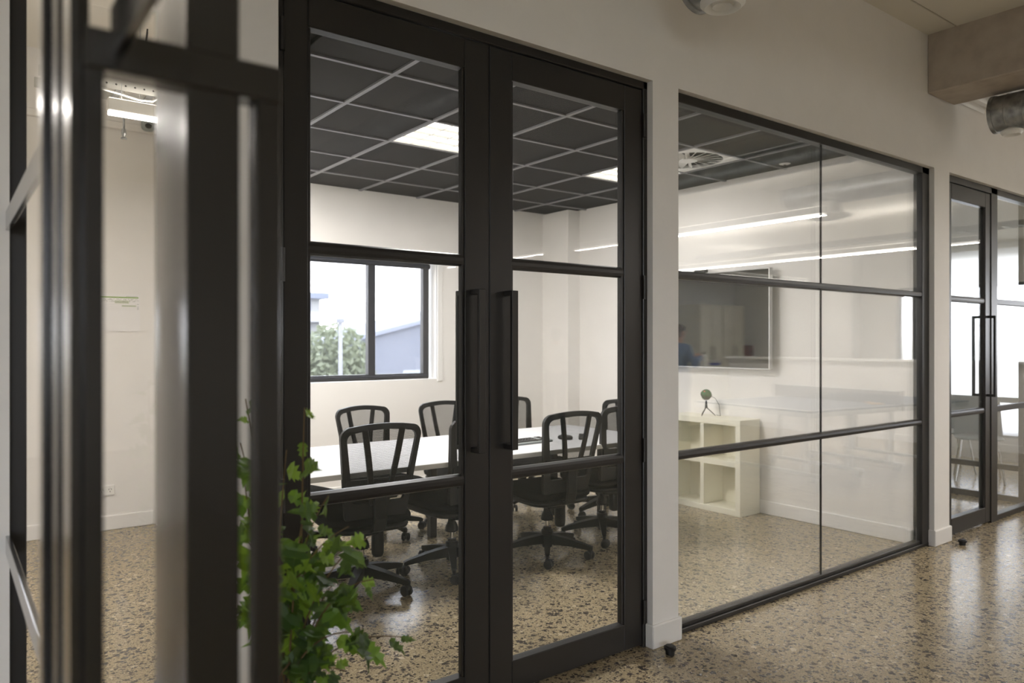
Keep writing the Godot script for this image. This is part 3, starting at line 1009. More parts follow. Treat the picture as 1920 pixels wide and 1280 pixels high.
	for k2 in 32:
		var a0 := TAU * k2 / 32.0
		var a1 := TAU * (k2 + 1) / 32.0
		var sq := func(a: float) -> Vector3:
			var s: float = hw / maxf(absf(cos(a)), absf(sin(a)))
			return Vector3(cos(a) * s, 0, sin(a) * s)
		m.quad(sq.call(a0 + PI / 4), sq.call(a1 + PI / 4), Vector3(cos(a1 + PI / 4), 0, sin(a1 + PI / 4)) * 0.235, Vector3(cos(a0 + PI / 4), 0, sin(a0 + PI / 4)) * 0.235, Vector3.DOWN)
	m.lathe([Vector2(0.235, 0.0), Vector2(0.235, 0.025)], Vector3.ZERO, Basis(), 32)
	part("face_plate", m, M.white, t)
	m = MB.new()
	m.lathe([Vector2(0, 0.022), Vector2(0.24, 0.022)], Vector3.ZERO, Basis(), 32)
	part("throat", m, M.rubber, t)
	for k3 in 20:
		m = MB.new()
		var q := Basis(Vector3.UP, TAU * k3 / 20.0)
		m.box(q * Vector3(0.15, 0.009, 0), Vector3(0.17, 0.003, 0.03), 0.0, q * Basis(Vector3.RIGHT, 0.6))
		part("blade", m, M.white, t)
	m = MB.new()
	m.lathe([Vector2(0, -0.004), Vector2(0.06, -0.003), Vector2(0.068, 0.004), Vector2(0.068, 0.016)], Vector3.ZERO, Basis(), 28)
	part("hub", m, M.white, t)
	t = thing("sprinkler", "small round sprinkler in the dark ceiling near the television wall", "sprinkler", Vector3(4.82, 2.576, -3.1))
	m = MB.new()
	m.lathe([Vector2(0, -0.005), Vector2(0.035, -0.003), Vector2(0.04, 0.0)], Vector3.ZERO, Basis(), 20)
	part("rosette", m, M.white, t)
	m = MB.new()
	m.lathe([Vector2(0.008, 0.0), Vector2(0.008, -0.03), Vector2(0.02, -0.032), Vector2(0.02, -0.035), Vector2(0, -0.035)], Vector3.ZERO, Basis(), 14)
	part("head", m, M.chrome, t)

func near_frames() -> void:
	# slim glazed screen running from the corner post towards the camera
	var t := thing("screen_rails", "slim dark screen of two rails running towards the viewer from the far-left corner post", "screen")
	for y in [[1.566, 1.612], [0.79, 0.834]]:
		part("glazing_bar", slab(0.121, 0.131, y[0], y[1], -2.2, -1.0, 0.001), M.steel, t)
	part("end_stile", slab(0.112, 0.132, 0.0, 3.222, -1.04, -1.0, 0.002), M.steel, t)
	part("sill", slab(0.115, 0.137, 0.0, 0.03, -2.2, -1.0, 0.002), M.steel, t)
	# blurred black steel frame right in front of the lens
	t = thing("steel_frame", "blurred black steel frame of posts and one rail close to the viewer, left side", "steel frame")
	part("stepped_post", slab(0.087, 0.0966, 0.0, 3.222, -0.8, -0.74, 0.0015), M.steel, t)
	var m := slab(0.0839, 0.11, 0.0, 3.222, -0.842, -0.8, 0.0015)
	m.span(0.09, 0.11, 0.0, 3.222, -0.86, -0.842)
	part("stepped_post", m, M.steel, t)
	part("stepped_post", slab(0.0777, 0.112, 0.0, 3.222, -0.896, -0.86, 0.0015), M.steel, t)
	part("short_post", slab(0.0966, 0.113, 0.0, 1.545, -0.77, -0.74, 0.0015), M.steel, t)
	part("tall_post", slab(0.1815, 0.2305, 0.0, 3.222, -0.872, -0.74, 0.002), M.steel, t)
	part("short_post", slab(0.246, 0.2716, 0.0, 1.545, -0.764, -0.74, 0.002), M.steel, t)
	part("cross_rail", slab(0.0966, 0.2716, 1.538, 1.574, -0.77, -0.737, 0.002), M.steel, t)
	part("side_rail", slab(0.121, 0.131, 1.557, 1.602, -0.76, -0.48, 0.001), M.steel, t)

func leaf_mesh(kind: int) -> ArrayMesh:
	# half outline of a toothed, pointed leaf along +y, mirrored and folded along its rib
	var half: Array = [
		[[0.0, 0.0], [0.22, -0.04], [0.42, 0.12], [0.27, 0.2], [0.46, 0.38], [0.22, 0.42], [0.32, 0.62], [0.13, 0.64], [0.1, 0.86], [0.0, 1.05]],
		[[0.0, 0.0], [0.14, 0.04], [0.26, 0.22], [0.16, 0.3], [0.27, 0.46], [0.14, 0.52], [0.19, 0.7], [0.07, 0.76], [0.0, 1.1]],
		[[0.0, 0.0], [0.3, -0.1], [0.52, 0.1], [0.3, 0.2], [0.46, 0.42], [0.2, 0.42], [0.24, 0.66], [0.1, 0.7], [0.0, 1.05]],
	][kind]
	var m := MB.new()
	var at := func(x: float, y: float) -> Vector3: return Vector3(x, y, 0.28 * absf(x) - 0.3 * y * y + 0.06 * sin(y * 9.0 + absf(x) * 6.0))
	for s in [-1.0, 1.0]:
		for k in half.size() - 1:
			var a: Array = half[k]
			var b: Array = half[k + 1]
			var p: Vector3 = at.call(a[0] * s, a[1])
			var q: Vector3 = at.call(b[0] * s, b[1])
			var r1: Vector3 = at.call(0.0, maxf(a[1], 0.0))
			var r2: Vector3 = at.call(0.0, b[1])
			var nn := (q - p).cross(r1 - p).normalized()
			if nn.length() < 0.5: nn = (q - p).cross(r2 - p).normalized()
			if nn.z < 0.0: nn = -nn
			m.tri(p, q, r2, nn, nn, nn)
			m.tri(p, r2, r1, nn, nn, nn)
	return m.mesh()

func plant() -> void:
	var t := thing("potted_plant", "leafy green climbing plant with toothed leaves, between the near frame and the meeting door", "plant", Vector3(0.6, 0, -1.67))
	var m := MB.new()
	m.span(-0.12, 0.12, 0.0, 0.44, -0.12, 0.12, 0.008)
	part("planter", m, M.steel, t)
	part("soil", slab(-0.11, 0.11, 0.43, 0.446, -0.11, 0.11, 0.004), M.soil, t)
	var rng := RandomNumberGenerator.new()
	rng.seed = 21
	var shapes := [leaf_mesh(0), leaf_mesh(1), leaf_mesh(2)]
	# tips of the shoots: x, y, z, leaves
	var tips := [
		[0.655, 1.15, -1.64, 9], [0.632, 1.05, -1.69, 7], [0.548, 1.17, -1.72, 16], [0.54, 1.07, -1.73, 15], [0.546, 0.98, -1.72, 14], [0.543, 0.86, -1.72, 12], [0.55, 0.7, -1.72, 9],
		[0.70, 0.95, -1.61, 9], [0.735, 0.88, -1.58, 10], [0.775, 0.86, -1.545, 9], [0.78, 0.76, -1.545, 10], [0.83, 0.63, -1.505, 10],
		[0.75, 0.64, -1.565, 10], [0.73, 0.55, -1.585, 8], [0.68, 0.6, -1.61, 8], [0.67, 0.79, -1.63, 9], [0.715, 0.76, -1.59, 10], [0.66, 0.92, -1.65, 8]]
	for tip in tips:
		var b := Vector3(rng.randf_range(-0.06, 0.06), 0.44, rng.randf_range(-0.06, 0.06))
		var e := Vector3(tip[0] - 0.6, tip[1], tip[2] + 1.67)
		var mid := b.lerp(e, 0.5) + Vector3((b.x - e.x) * 0.25, 0.1 + 0.06 * rng.randf(), (b.z - e.z) * 0.2)
		var pts := []
		for k in 11:
			var u := k / 10.0
			pts.append(b.lerp(mid, u).lerp(mid.lerp(e, u), u))
		m = MB.new()
		m.tube(pts, 0.0028, 0.0012, 6)
		part("stem", m, M.stem, t)
		var count: int = tip[3]
		for k in count:
			var u := lerpf(0.3, 1.0, (k + rng.randf() * 0.6) / count)
			u = minf(u, 1.0)
			var p := b.lerp(mid, u).lerp(mid.lerp(e, u), u)
			var s := rng.randf_range(0.036, 0.078) * (1.0 if k < count - 1 else 0.7)
			var out := Vector3(rng.randf_range(-1, 1), rng.randf_range(-0.8, 0.25), rng.randf_range(-1, 1)).normalized()
			if k % 3 == 0: out = (out + Vector3(0.7, -0.2, 0.4)).normalized()
			var side := out.cross(Vector3(rng.randf_range(-0.6, 0.3), 0.5, 0.9)).normalized()
			var l := put("leaf", shapes[rng.randi() % 3], M.leaf[mini(rng.randi() % 6, 4) if rng.randf() > 0.25 else 3], t)
			l.transform = Transform3D(Basis(side, out, side.cross(out)).scaled_local(Vector3(s, s, s)), p + Vector3(0, -0.004, 0) + out * 0.012)

# spiral duct along local z from 0 (its end) to len
func duct(called: String, label: String, at: Vector3, r: float, length: float, group: String) -> Node3D:
	var t := thing(called, label, "air duct", at, 0.0, group)
	var prof := []
	prof.append(Vector2(r + 0.006, 0.0))
	prof.append(Vector2(r + 0.006, 0.022))
	prof.append(Vector2(r, 0.024))
	var y := 0.09
	while y < length:
		prof.append(Vector2(r, y - 0.004)); prof.append(Vector2(r + 0.004, y)); prof.append(Vector2(r, y + 0.004))
		y += 0.1
	prof.append(Vector2(r, length))
	var m := MB.new()
	m.lathe(prof, Vector3.ZERO, Basis(Vector3.RIGHT, PI / 2), 36)
	part("spiral_tube", m, M.galv, t)
	m = MB.new()
	m.lathe([Vector2(0, 0.012), Vector2(r + 0.004, 0.01)], Vector3.ZERO, Basis(Vector3.RIGHT, PI / 2), 36)
	m.lathe([Vector2(r + 0.006, 0.0), Vector2(r - 0.01, 0.0), Vector2(r - 0.01, 0.012)], Vector3.ZERO, Basis(Vector3.RIGHT, PI / 2), 36)
	part("end_cap", m, M.galv, t)
	for z in [0.35, length * 0.6]:
		m = MB.new()
		m.lathe([Vector2(r + 0.003, z), Vector2(r + 0.007, z), Vector2(r + 0.007, z + 0.025), Vector2(r + 0.003, z + 0.025)], Vector3.ZERO, Basis(Vector3.RIGHT, PI / 2), 36)
		m.tube([Vector3(0, r, z + 0.012), Vector3(0, (3.222 if at.x < 5 else 2.9) - at.y, z + 0.012)], 0.004, -1, 6)
		part("hanger", m, M.galv, t)
	return t

func outlet_disc(t: Node3D, z: float, r: float, drop: float, rd: float) -> void:
	var m := MB.new()
	m.lathe([Vector2(0.6 * rd, drop + 0.03), Vector2(0.6 * rd, -0.02)], Vector3(0, -r, z), Basis(Vector3.RIGHT, 0), 28)
	part("collar", m, M.galv, t)
	m = MB.new()
	m.lathe([Vector2(0, -drop + 0.004), Vector2(rd * 0.45, -drop - 0.012), Vector2(rd * 0.5, -drop), Vector2(rd * 0.8, -drop - 0.016), Vector2(rd, -drop), Vector2(rd, -drop + 0.012), Vector2(rd * 0.62, -drop + 0.03), Vector2(rd * 0.6, 0.02)], Vector3(0, -r, z), Basis(), 32)
	part("diffuser", m, M.white, t)

func stop_at(x: float, z: float, label: String) -> void:
	var t := thing("door_stop", label, "door stop", Vector3(x, 0, z), 0.0)
	var m := MB.new()
	m.lathe([Vector2(0, 0), Vector2(0.019, 0), Vector2(0.019, 0.02), Vector2(0, 0.02)], Vector3.ZERO, Basis(), 24)
	part("post", m, M.rubber, t)
	m = MB.new()
	m.lathe([Vector2(0.014, 0.018), Vector2(0.025, 0.019), Vector2(0.026, 0.03), Vector2(0.019, 0.033), Vector2(0.018, 0.036), Vector2(0, 0.037)], Vector3.ZERO, Basis(), 24)
	part("buffer", m, M.rubber, t)

func corridor() -> void:
	var d := duct("spiral_duct", "galvanized round duct end at the top right below the concrete beam", Vector3(5.3, 2.73, -1.93), 0.112, 5.5, "spiral ducts")
	outlet_disc(d, 0.1, 0.1, 0.03, 0.06)
	d = duct("spiral_duct", "galvanized round duct end at the top edge, above the first white pier", Vector3(2.385, 2.72, -1.93), 0.112, 5.5, "spiral ducts")
	outlet_disc(d, 0.13, 0.1, 0.025, 0.085)
	d = duct("spiral_duct", "long ribbed duct with a round diffuser, mirrored in the fixed glazing", Vector3(7.2, 2.84, 0.12), 0.145, 2.2, "spiral ducts")
	d.rotation.y = PI
	outlet_disc(d, 0.42, 0.145, 0.12, 0.235)
	stop_at(2.412, -2.085, "small black floor door stop at the foot of the first white pier")
	stop_at(5.19, -2.07, "small black floor door stop at the foot of the second white pier")

func tray(label: String, at: Vector3, length: float, along_z: bool) -> Node3D:
	var t := thing("cable_tray", label, "cable tray", at, PI / 2 if along_z else 0.0)
	for s in [-0.1, 0.1]:
		part("side_rail", slab(-length / 2, length / 2, 0.0, 0.05, s - 0.002, s + 0.002), M.tray, t)
		var m := MB.new()
		var x := -length / 2 + 0.03
		while x < length / 2 - 0.02:
			m.lathe([Vector2(0, 0.0006), Vector2(0.005, 0.0004)], Vector3(x, 0.025, s + signf(s) * 0.002), Basis(Vector3.RIGHT, PI / 2 * signf(s)), 10)
			x += 0.042 if length < 1.0 else 0.12
		part("punched_holes", m, M.rubber, t)
	var m2 := MB.new()
	var xr := -length / 2 + 0.06
	while xr < length / 2:
		m2.span(xr - 0.015, xr + 0.015, 0.0, 0.008, -0.1, 0.1)
		xr += 0.14
	part("rungs", m2, M.galv, t)
	for e in [-0.35, 0.35]:
		m2 = MB.new()
		m2.tube([Vector3(e * length, 0.0, 0), Vector3(e * length, (3.222 if at.x < 5 else 2.9) - at.y, 0)], 0.004, -1, 6)
		part("hanger_rod", m2, M.silver, t)
	return t

func side_room() -> void:
	# open area seen left through the narrow pane
	var t := tray("white punched cable tray with hanging cables, upper left through the narrow pane", Vector3(0.62, 2.535, -4.2), 0.53, false)
	var m := MB.new()
	m.tube([Vector3(-0.02, 0.0, 0.1), Vector3(0.0, -0.012, 0.11), Vector3(0.08, -0.022, 0.11), Vector3(0.16, -0.035, 0.11), Vector3(0.22, -0.03, 0.11), Vector3(0.26, 0.0, 0.1), Vector3(0.272, 0.06, 0.06)], 0.005, -1, 7)
	part("white_cable", m, M.white, t)
	for y in [0.055, 0.07]:
		m = MB.new()
		m.tube([Vector3(0.05, y, 0.05), Vector3(0.15, y + 0.02, 0.03), Vector3(0.2, y + 0.12, 0.0), Vector3(0.22, y + 0.3, 0.0)], 0.004, -1, 6)
		part("dark_cable", m, M.rubber, t)
	t = thing("wall_sprinkler", "small grey sprinkler on a thin drop pipe, upper left", "sprinkler", Vector3(0.8, 2.42, -4.6))
	m = MB.new()
	m.tube([Vector3(0, 0.05, 0), Vector3(0, 0.8, 0)], 0.006, -1, 8)
	part("drop_pipe", m, M.galv, t)
	m = MB.new()
	m.lathe([Vector2(0, 0), Vector2(0.016, 0.0), Vector2(0.016, 0.004), Vector2(0.008, 0.012), Vector2(0.014, 0.03), Vector2(0.01, 0.055), Vector2(0, 0.055)], Vector3.ZERO, Basis(), 14)
	part("head", m, M.galv, t)
	t = thing("wall_sensor", "small grey sensor box on the wall ledge, upper left", "sensor", Vector3(1.155, 2.83, -5.78))
	m = MB.new()
	m.pill(Vector3(0, 0, 0.03), Vector3(0.045, 0.05, 0.035), 0.6, 0.6)
	part("housing", m, M.plastic_grey, t)
	m = MB.new()
	m.pill(Vector3(-0.005, -0.02, 0.055), Vector3(0.024, 0.02, 0.02), 1, 1, Basis(), 14, 8)
	part("lens_cover", m, M.rubber, t)
	struct("trim_4", slab(-6.0, 1.212, 2.77, 2.82, -5.8, -5.765, 0.004), M.paint, "narrow white ledge along the upper wall on the left", "trim")
	t = thing("wall_notice", "white printed notice sheet with a green header line, on the wall at far left", "notice", Vector3(0.98, 1.5, -5.796))
	var pm := mat(Color.WHITE, 0.8)
	pm.albedo_texture = paper_image()
	m = MB.new()
	m.tri(Vector3(-0.125, -0.13, 0.003), Vector3(0.13, -0.13, 0.003), Vector3(0.13, 0.13, 0.002), Vector3.BACK, Vector3.BACK, Vector3.BACK, Vector2(0, 1), Vector2(1, 1), Vector2(1, 0))
	m.tri(Vector3(-0.125, -0.13, 0.003), Vector3(0.13, 0.13, 0.002), Vector3(-0.125, 0.13, 0.002), Vector3.BACK, Vector3.BACK, Vector3.BACK, Vector2(0, 1), Vector2(1, 0), Vector2(0, 0))
	m.span(-0.125, 0.13, -0.13, 0.13, -0.003, 0.001)
	part("sheet", m, pm, t)
	t = thing("wall_socket", "white double wall socket low on the wall at far left", "socket", Vector3(0.895, 0.275, -5.795))
	part("plate", slab(-0.055, 0.055, -0.035, 0.035, -0.005, 0.008, 0.004), M.white, t)
	m = MB.new()
	for x in [-0.026, 0.026]:
		for a in [-1, 1]:
			m.box(Vector3(x + a * 0.007, 0.008, 0.0085), Vector3(0.003, 0.01, 0.002), 0.0, Basis(Vector3.BACK, a * 0.5))
		m.box(Vector3(x, -0.008, 0.0085), Vector3(0.003, 0.009, 0.002))
	part("pin_slots", m, M.rubber, t)
	for x in [-0.026, 0.026]:
		part("switch", slab(x - 0.006, x + 0.006, 0.018, 0.03, 0.007, 0.011, 0.001), M.skirting, t)
	# small room behind the right-hand door, its right side glazed
	m = MB.new()
	m.span(9.2, 9.3, -0.1, 0.28, -5.8, -2.265)
	m.span(9.2, 9.3, 2.3, 3.2, -5.8, -2.265)
	m.span(9.2, 9.3, 0.28, 2.3, -5.8, -5.5)
	m.span(9.2, 9.3, 0.28, 2.3, -2.4, -2.265)
	struct("wall_side", m, M.paint, "white wall of the small side room around its bright window")
	window_unit("window_6", "bright window of the side room behind the right-hand door", Vector3(9.25, 0, 0), true, [-5.5, -4.0, -2.4], 0.28, 2.3)
	t = thing("sheer_blind", "white translucent blind glowing in the side room window", "blind", Vector3(9.17, 0.26, -3.95))
	m = MB.new()
	m.quad(Vector3(0, 0.02, -1.55), Vector3(0, 0.02, 1.55), Vector3(0, 2.07, 1.55), Vector3(0, 2.07, -1.55), Vector3(-1, 0, 0))
	part("cloth", m, M.sheer, t)
	part("bottom_bar", slab(-0.01, 0.008, 0.0, 0.025, -1.55, 1.55, 0.003), M.silver, t)
	part("head_box", slab(-0.03, 0.03, 2.05, 2.13, -1.56, 1.56, 0.004), M.white, t)
	struct("trim_5", slab(9.1, 9.16, 0.64, 0.7, -5.6, -2.3, 0.004), M.plastic_grey, "grey rail across the bright window of the side room", "trim")
	t = thing("room_divider", "dark-framed glass divider inside the side room behind the right-hand door", "glass screen")
	for z in [-5.76, -4.6, -3.42, -2.31]:
		part("post", slab(6.88, 6.92, 0.0, 2.57, z - 0.02, z + 0.02, 0.003), M.frame, t)
	for y in [[0.0, 0.05], [0.255, 0.3], [2.52, 2.57]]:
		part("rail", slab(6.885, 6.915, y[0], y[1], -5.78, -2.29, 0.003), M.frame, t)
	for z in [[-5.74, -4.62], [-4.58, -3.44], [-3.4, -2.33]]:
		part("pane", slab(6.897, 6.903, 0.3, 2.52, z[0], z[1]), M.glass, t)
	for p in [[7.75, -2.95, 2.0, "grey shell chair behind the side room door, nearer the pier"], [8.05, -3.35, 2.3, "grey shell chair behind the side room door, nearer the pull handle"]]:
		var c := thing("shell_chair", p[3], "chair", Vector3(p[0], 0, p[1]), p[2], "grey shell chairs in the side room")
		m = MB.new()
		for r in 8:
			for k in 8:
				var pt := func(i: int, j: int) -> Vector3:
					var u := lerpf(-1, 1, i / 8.0)
					var v := j / 8.0
					return Vector3(u * (0.2 - 0.02 * v), 0.4 + 0.36 * v - 0.02 * u * u * v, 0.17 + 0.07 * v - 0.1 * u * u)
				var nn := Vector3(0, 0.1, 1)
				m.quad(pt.call(k, r), pt.call(k + 1, r), pt.call(k + 1, r + 1), pt.call(k, r + 1), nn)
				var off := Vector3(0, 0, 0.008)
				m.quad(pt.call(k, r) + off, pt.call(k + 1, r) + off, pt.call(k + 1, r + 1) + off, pt.call(k, r + 1) + off, -nn)
		part("backrest", m, M.plastic_grey, c)
		m = MB.new()
		m.pill(Vector3(0, 0.4, 0), Vector3(0.2, 0.016, 0.2), 0.6, 0.5)
		part("seat", m, M.plastic_grey, c)
		for e in [[-1, -1], [1, -1], [-1, 1], [1, 1]]:
			m = MB.new()
			m.tube([Vector3(e[0] * 0.14, 0.39, e[1] * 0.14), Vector3(e[0] * 0.19, 0.0, e[1] * 0.19)], 0.01, -1, 8)
			part("leg", m, M.chrome, c)

func office() -> void:
	var m := slab(9.96, 10.08, 0.0, 1.03, -2.16, 2.95)
	var hw := struct("wall_half", m, M.paint, "half-height white wall with a ledge in the office, mirrored in the glazing")
	part("ledge", slab(9.92, 10.12, 1.03, 1.065, -2.16, 2.99, 0.004), M.white, hw)
	part("baseboard", slab(9.945, 9.97, 0.0, 0.09, -2.16, 2.95, 0.003), M.skirting, hw)
	tray("long cable tray hung over the office, mirrored above the pendant line", Vector3(8.55, 2.45, 0.2), 4.4, true)
	# kitchen
	for k in 2:
		var t := thing("tall_cupboard", ["tall pale kitchen cupboard at the rear wall, left of the pair", "tall pale kitchen cupboard at the rear wall, right of the pair"][k], "cupboard", Vector3(12.05 + 0.7 * k, 0, 5.15), 0.0, "kitchen cupboards")
		part("body", slab(-0.345, 0.345, 0.08, 2.03, -0.23, 0.33, 0.003), M.joinery, t)
		part("plinth", slab(-0.345, 0.345, 0.0, 0.08, -0.19, 0.33), M.frame, t)
		for s in [-1, 1]:
			var dr := part("door", slab(minf(0.004 * s, 0.34 * s), maxf(0.004 * s, 0.34 * s), 0.09, 2.02, -0.25, -0.231, 0.002), M.joinery, t)
			m = MB.new()
			m.tube([Vector3(0.05 * s, 0.95, -0.25), Vector3(0.05 * s, 0.95, -0.275), Vector3(0.05 * s, 1.2, -0.275), Vector3(0.05 * s, 1.2, -0.25)], 0.006, -1, 7)
			part("handle", m, M.frame, dr)
	var t := thing("kitchen_bench", "pale kitchen bench in the office, mirrored behind the television glass", "bench", Vector3(8.9, 0, 3.0))
	part("body", slab(-1.1, 0.8, 0.06, 0.87, -0.25, 0.25, 0.003), M.joinery, t)
	part("plinth", slab(-1.08, 0.78, 0.0, 0.06, -0.21, 0.21), M.frame, t)
	part("worktop", slab(-1.14, 0.84, 0.87, 0.905, -0.29, 0.29, 0.004), M.white, t)
	t = thing("pump_bottle", "white bottle on the kitchen bench, mirrored beside the seated figure's hands", "bottle", Vector3(9.13, 0.905, 2.78))
	m = MB.new()
	m.lathe([Vector2(0, 0), Vector2(0.036, 0.001), Vector2(0.038, 0.01), Vector2(0.038, 0.17), Vector2(0.03, 0.19), Vector2(0.014, 0.2), Vector2(0.014, 0.21), Vector2(0, 0.21)], Vector3.ZERO, Basis(), 24)
	part("body", m, M.white, t)
	m = MB.new()
	m.lathe([Vector2(0.016, 0.205), Vector2(0.016, 0.222), Vector2(0.005, 0.225), Vector2(0.005, 0.24), Vector2(0, 0.24)], Vector3.ZERO, Basis(), 14)
	m.box(Vector3(0.012, 0.242, 0), Vector3(0.04, 0.008, 0.012), 0.002)
	part("pump", m, M.rubber, t)
	tag(t, "white pump bottle standing on the pale kitchen bench, left of the tub", "bottle")
	t = thing("food_tub", "clear-lidded tub with a blue label on the kitchen bench", "tub", Vector3(9.42, 0.905, 2.8))
	m = MB.new()
	m.lathe([Vector2(0, 0), Vector2(0.07, 0.0), Vector2(0.085, 0.09), Vector2(0, 0.09)], Vector3.ZERO, Basis(), 24)
	part("bowl", m, M.shelf, t)
	m = MB.new()
	m.lathe([Vector2(0.0885, 0.085), Vector2(0.09, 0.088), Vector2(0.09, 0.1), Vector2(0.085, 0.103), Vector2(0, 0.103)], Vector3.ZERO, Basis(), 24)
	part("lid", m, M.silver, t)
	m = MB.new()
	m.lathe([Vector2(0.0765, 0.03), Vector2(0.0845, 0.075)], Vector3.ZERO, Basis(), 24)
	part("label_band", m, mat(c8(52, 56, 150), 0.5), t)
	t = thing("hose_cabinet", "small red box on the office end wall", "red box", Vector3(13.56, 1.08, 5.17))
	part("box", slab(-0.06, 0.04, -0.14, 0.14, -0.14, 0.14, 0.006), mat(c8(112, 36, 34), 0.4), t)
	part("door_panel", slab(-0.066, -0.058, -0.12, 0.12, -0.12, 0.12, 0.003), mat(c8(128, 44, 42), 0.35), t)
	tennis()
	person("person", "person in a blue denim shirt standing with hands joined, mirrored before the television", Vector3(7.7, 0, 2.05), -PI / 2 + 0.1, M.denim, M.hair, 0.86)
	person("person", "person in a pale shirt standing far back in the office, faint in the door glass", Vector3(7.15, 0, 3.9), PI + 0.5, mat(c8(220, 216, 210), 0.85), mat(c8(60, 48, 40), 0.8), 0.84)

func tennis() -> void:
	var t := thing("tennis_table", "table tennis table on white wheeled legs in the office, mirrored in the glazing", "tennis table", Vector3(7.35, 0, -0.28), 0.12)
	for s in [-1, 1]:
		part("half_top", slab(minf(0.01 * s, 1.25 * s), maxf(0.01 * s, 1.25 * s), 0.672, 0.69, -0.69, 0.69, 0.003), M.tennis, t)
		var m := MB.new()
		for z in [-0.68, 0.68]:
			m.span(minf(0.02 * s, 1.24 * s), maxf(0.02 * s, 1.24 * s), 0.63, 0.672, z - 0.012, z + 0.012, 0.003)
		m.span(1.225 * s - 0.012, 1.225 * s + 0.012, 0.63, 0.672, -0.68, 0.68, 0.003)
		part("apron", m, M.white, t)
		m = MB.new()
		m.span(minf(0.01 * s, 1.25 * s), maxf(0.01 * s, 1.25 * s), 0.6905, 0.6912, -0.69, -0.672)
		m.span(minf(0.01 * s, 1.25 * s), maxf(0.01 * s, 1.25 * s), 0.6905, 0.6912, 0.672, 0.69)
		m.span(1.232 * s - 0.018, 1.232 * s + 0.018, 0.6905, 0.6912, -0.69, 0.69)
		part("white_line", m, M.white, t)
		for x in [0.32, 0.95]:
			for z in [-0.42, 0.42]:
				part("leg", slab(x * s - 0.018, x * s + 0.018, 0.08, 0.672, z - 0.018, z + 0.018, 0.003), M.white, t)
			part("foot_bar", slab(x * s - 0.02, x * s + 0.02, 0.06, 0.09, -0.55, 0.55, 0.004), M.white, t)
			for z in [-0.5, 0.5]:
				m = MB.new()
				m.lathe([Vector2(0, -0.012), Vector2(0.03, -0.012), Vector2(0.03, 0.012), Vector2(0, 0.012)], Vector3(x * s, 0.03, z), Basis(Vector3.RIGHT, PI / 2), 18)
				part("caster", m, M.plastic_grey, t)
	for z in [-0.74, 0.74]:
		part("net_post", slab(-0.012, 0.012, 0.64, 0.83, z - 0.01, z + 0.01, 0.003), M.frame, t)
	var m2 := MB.new()
	m2.span(-0.002, 0.002, 0.695, 0.82, -0.73, 0.73)
	var nm := mat(c8(70, 74, 80, 0.45), 0.9)
	nm.transparency = BaseMaterial3D.TRANSPARENCY_ALPHA
	part("net", m2, nm, t)
	part("net_tape", slab(-0.004, 0.004, 0.82, 0.832, -0.73, 0.73), M.white, t)
	t = thing("paddle", "wooden table tennis paddle lying on the table", "paddle", Vector3(7.2, 0.692, -0.8), 0.6)
	var poly := PackedVector2Array()
	for k in 20:
		poly.append(Vector2(cos(TAU * k / 20.0) * 0.068, sin(TAU * k / 20.0) * 0.072))
	m2 = MB.new()
	m2.prism(poly, 0.012, Vector3(0, 0.007, 0), Basis(Vector3.RIGHT, PI / 2))
	part("blade", m2, mat(c8(190, 150, 90), 0.6), t)
	part("handle", slab(-0.013, 0.013, 0.0, 0.02, 0.06, 0.16, 0.004), mat(c8(170, 126, 74), 0.6), t)

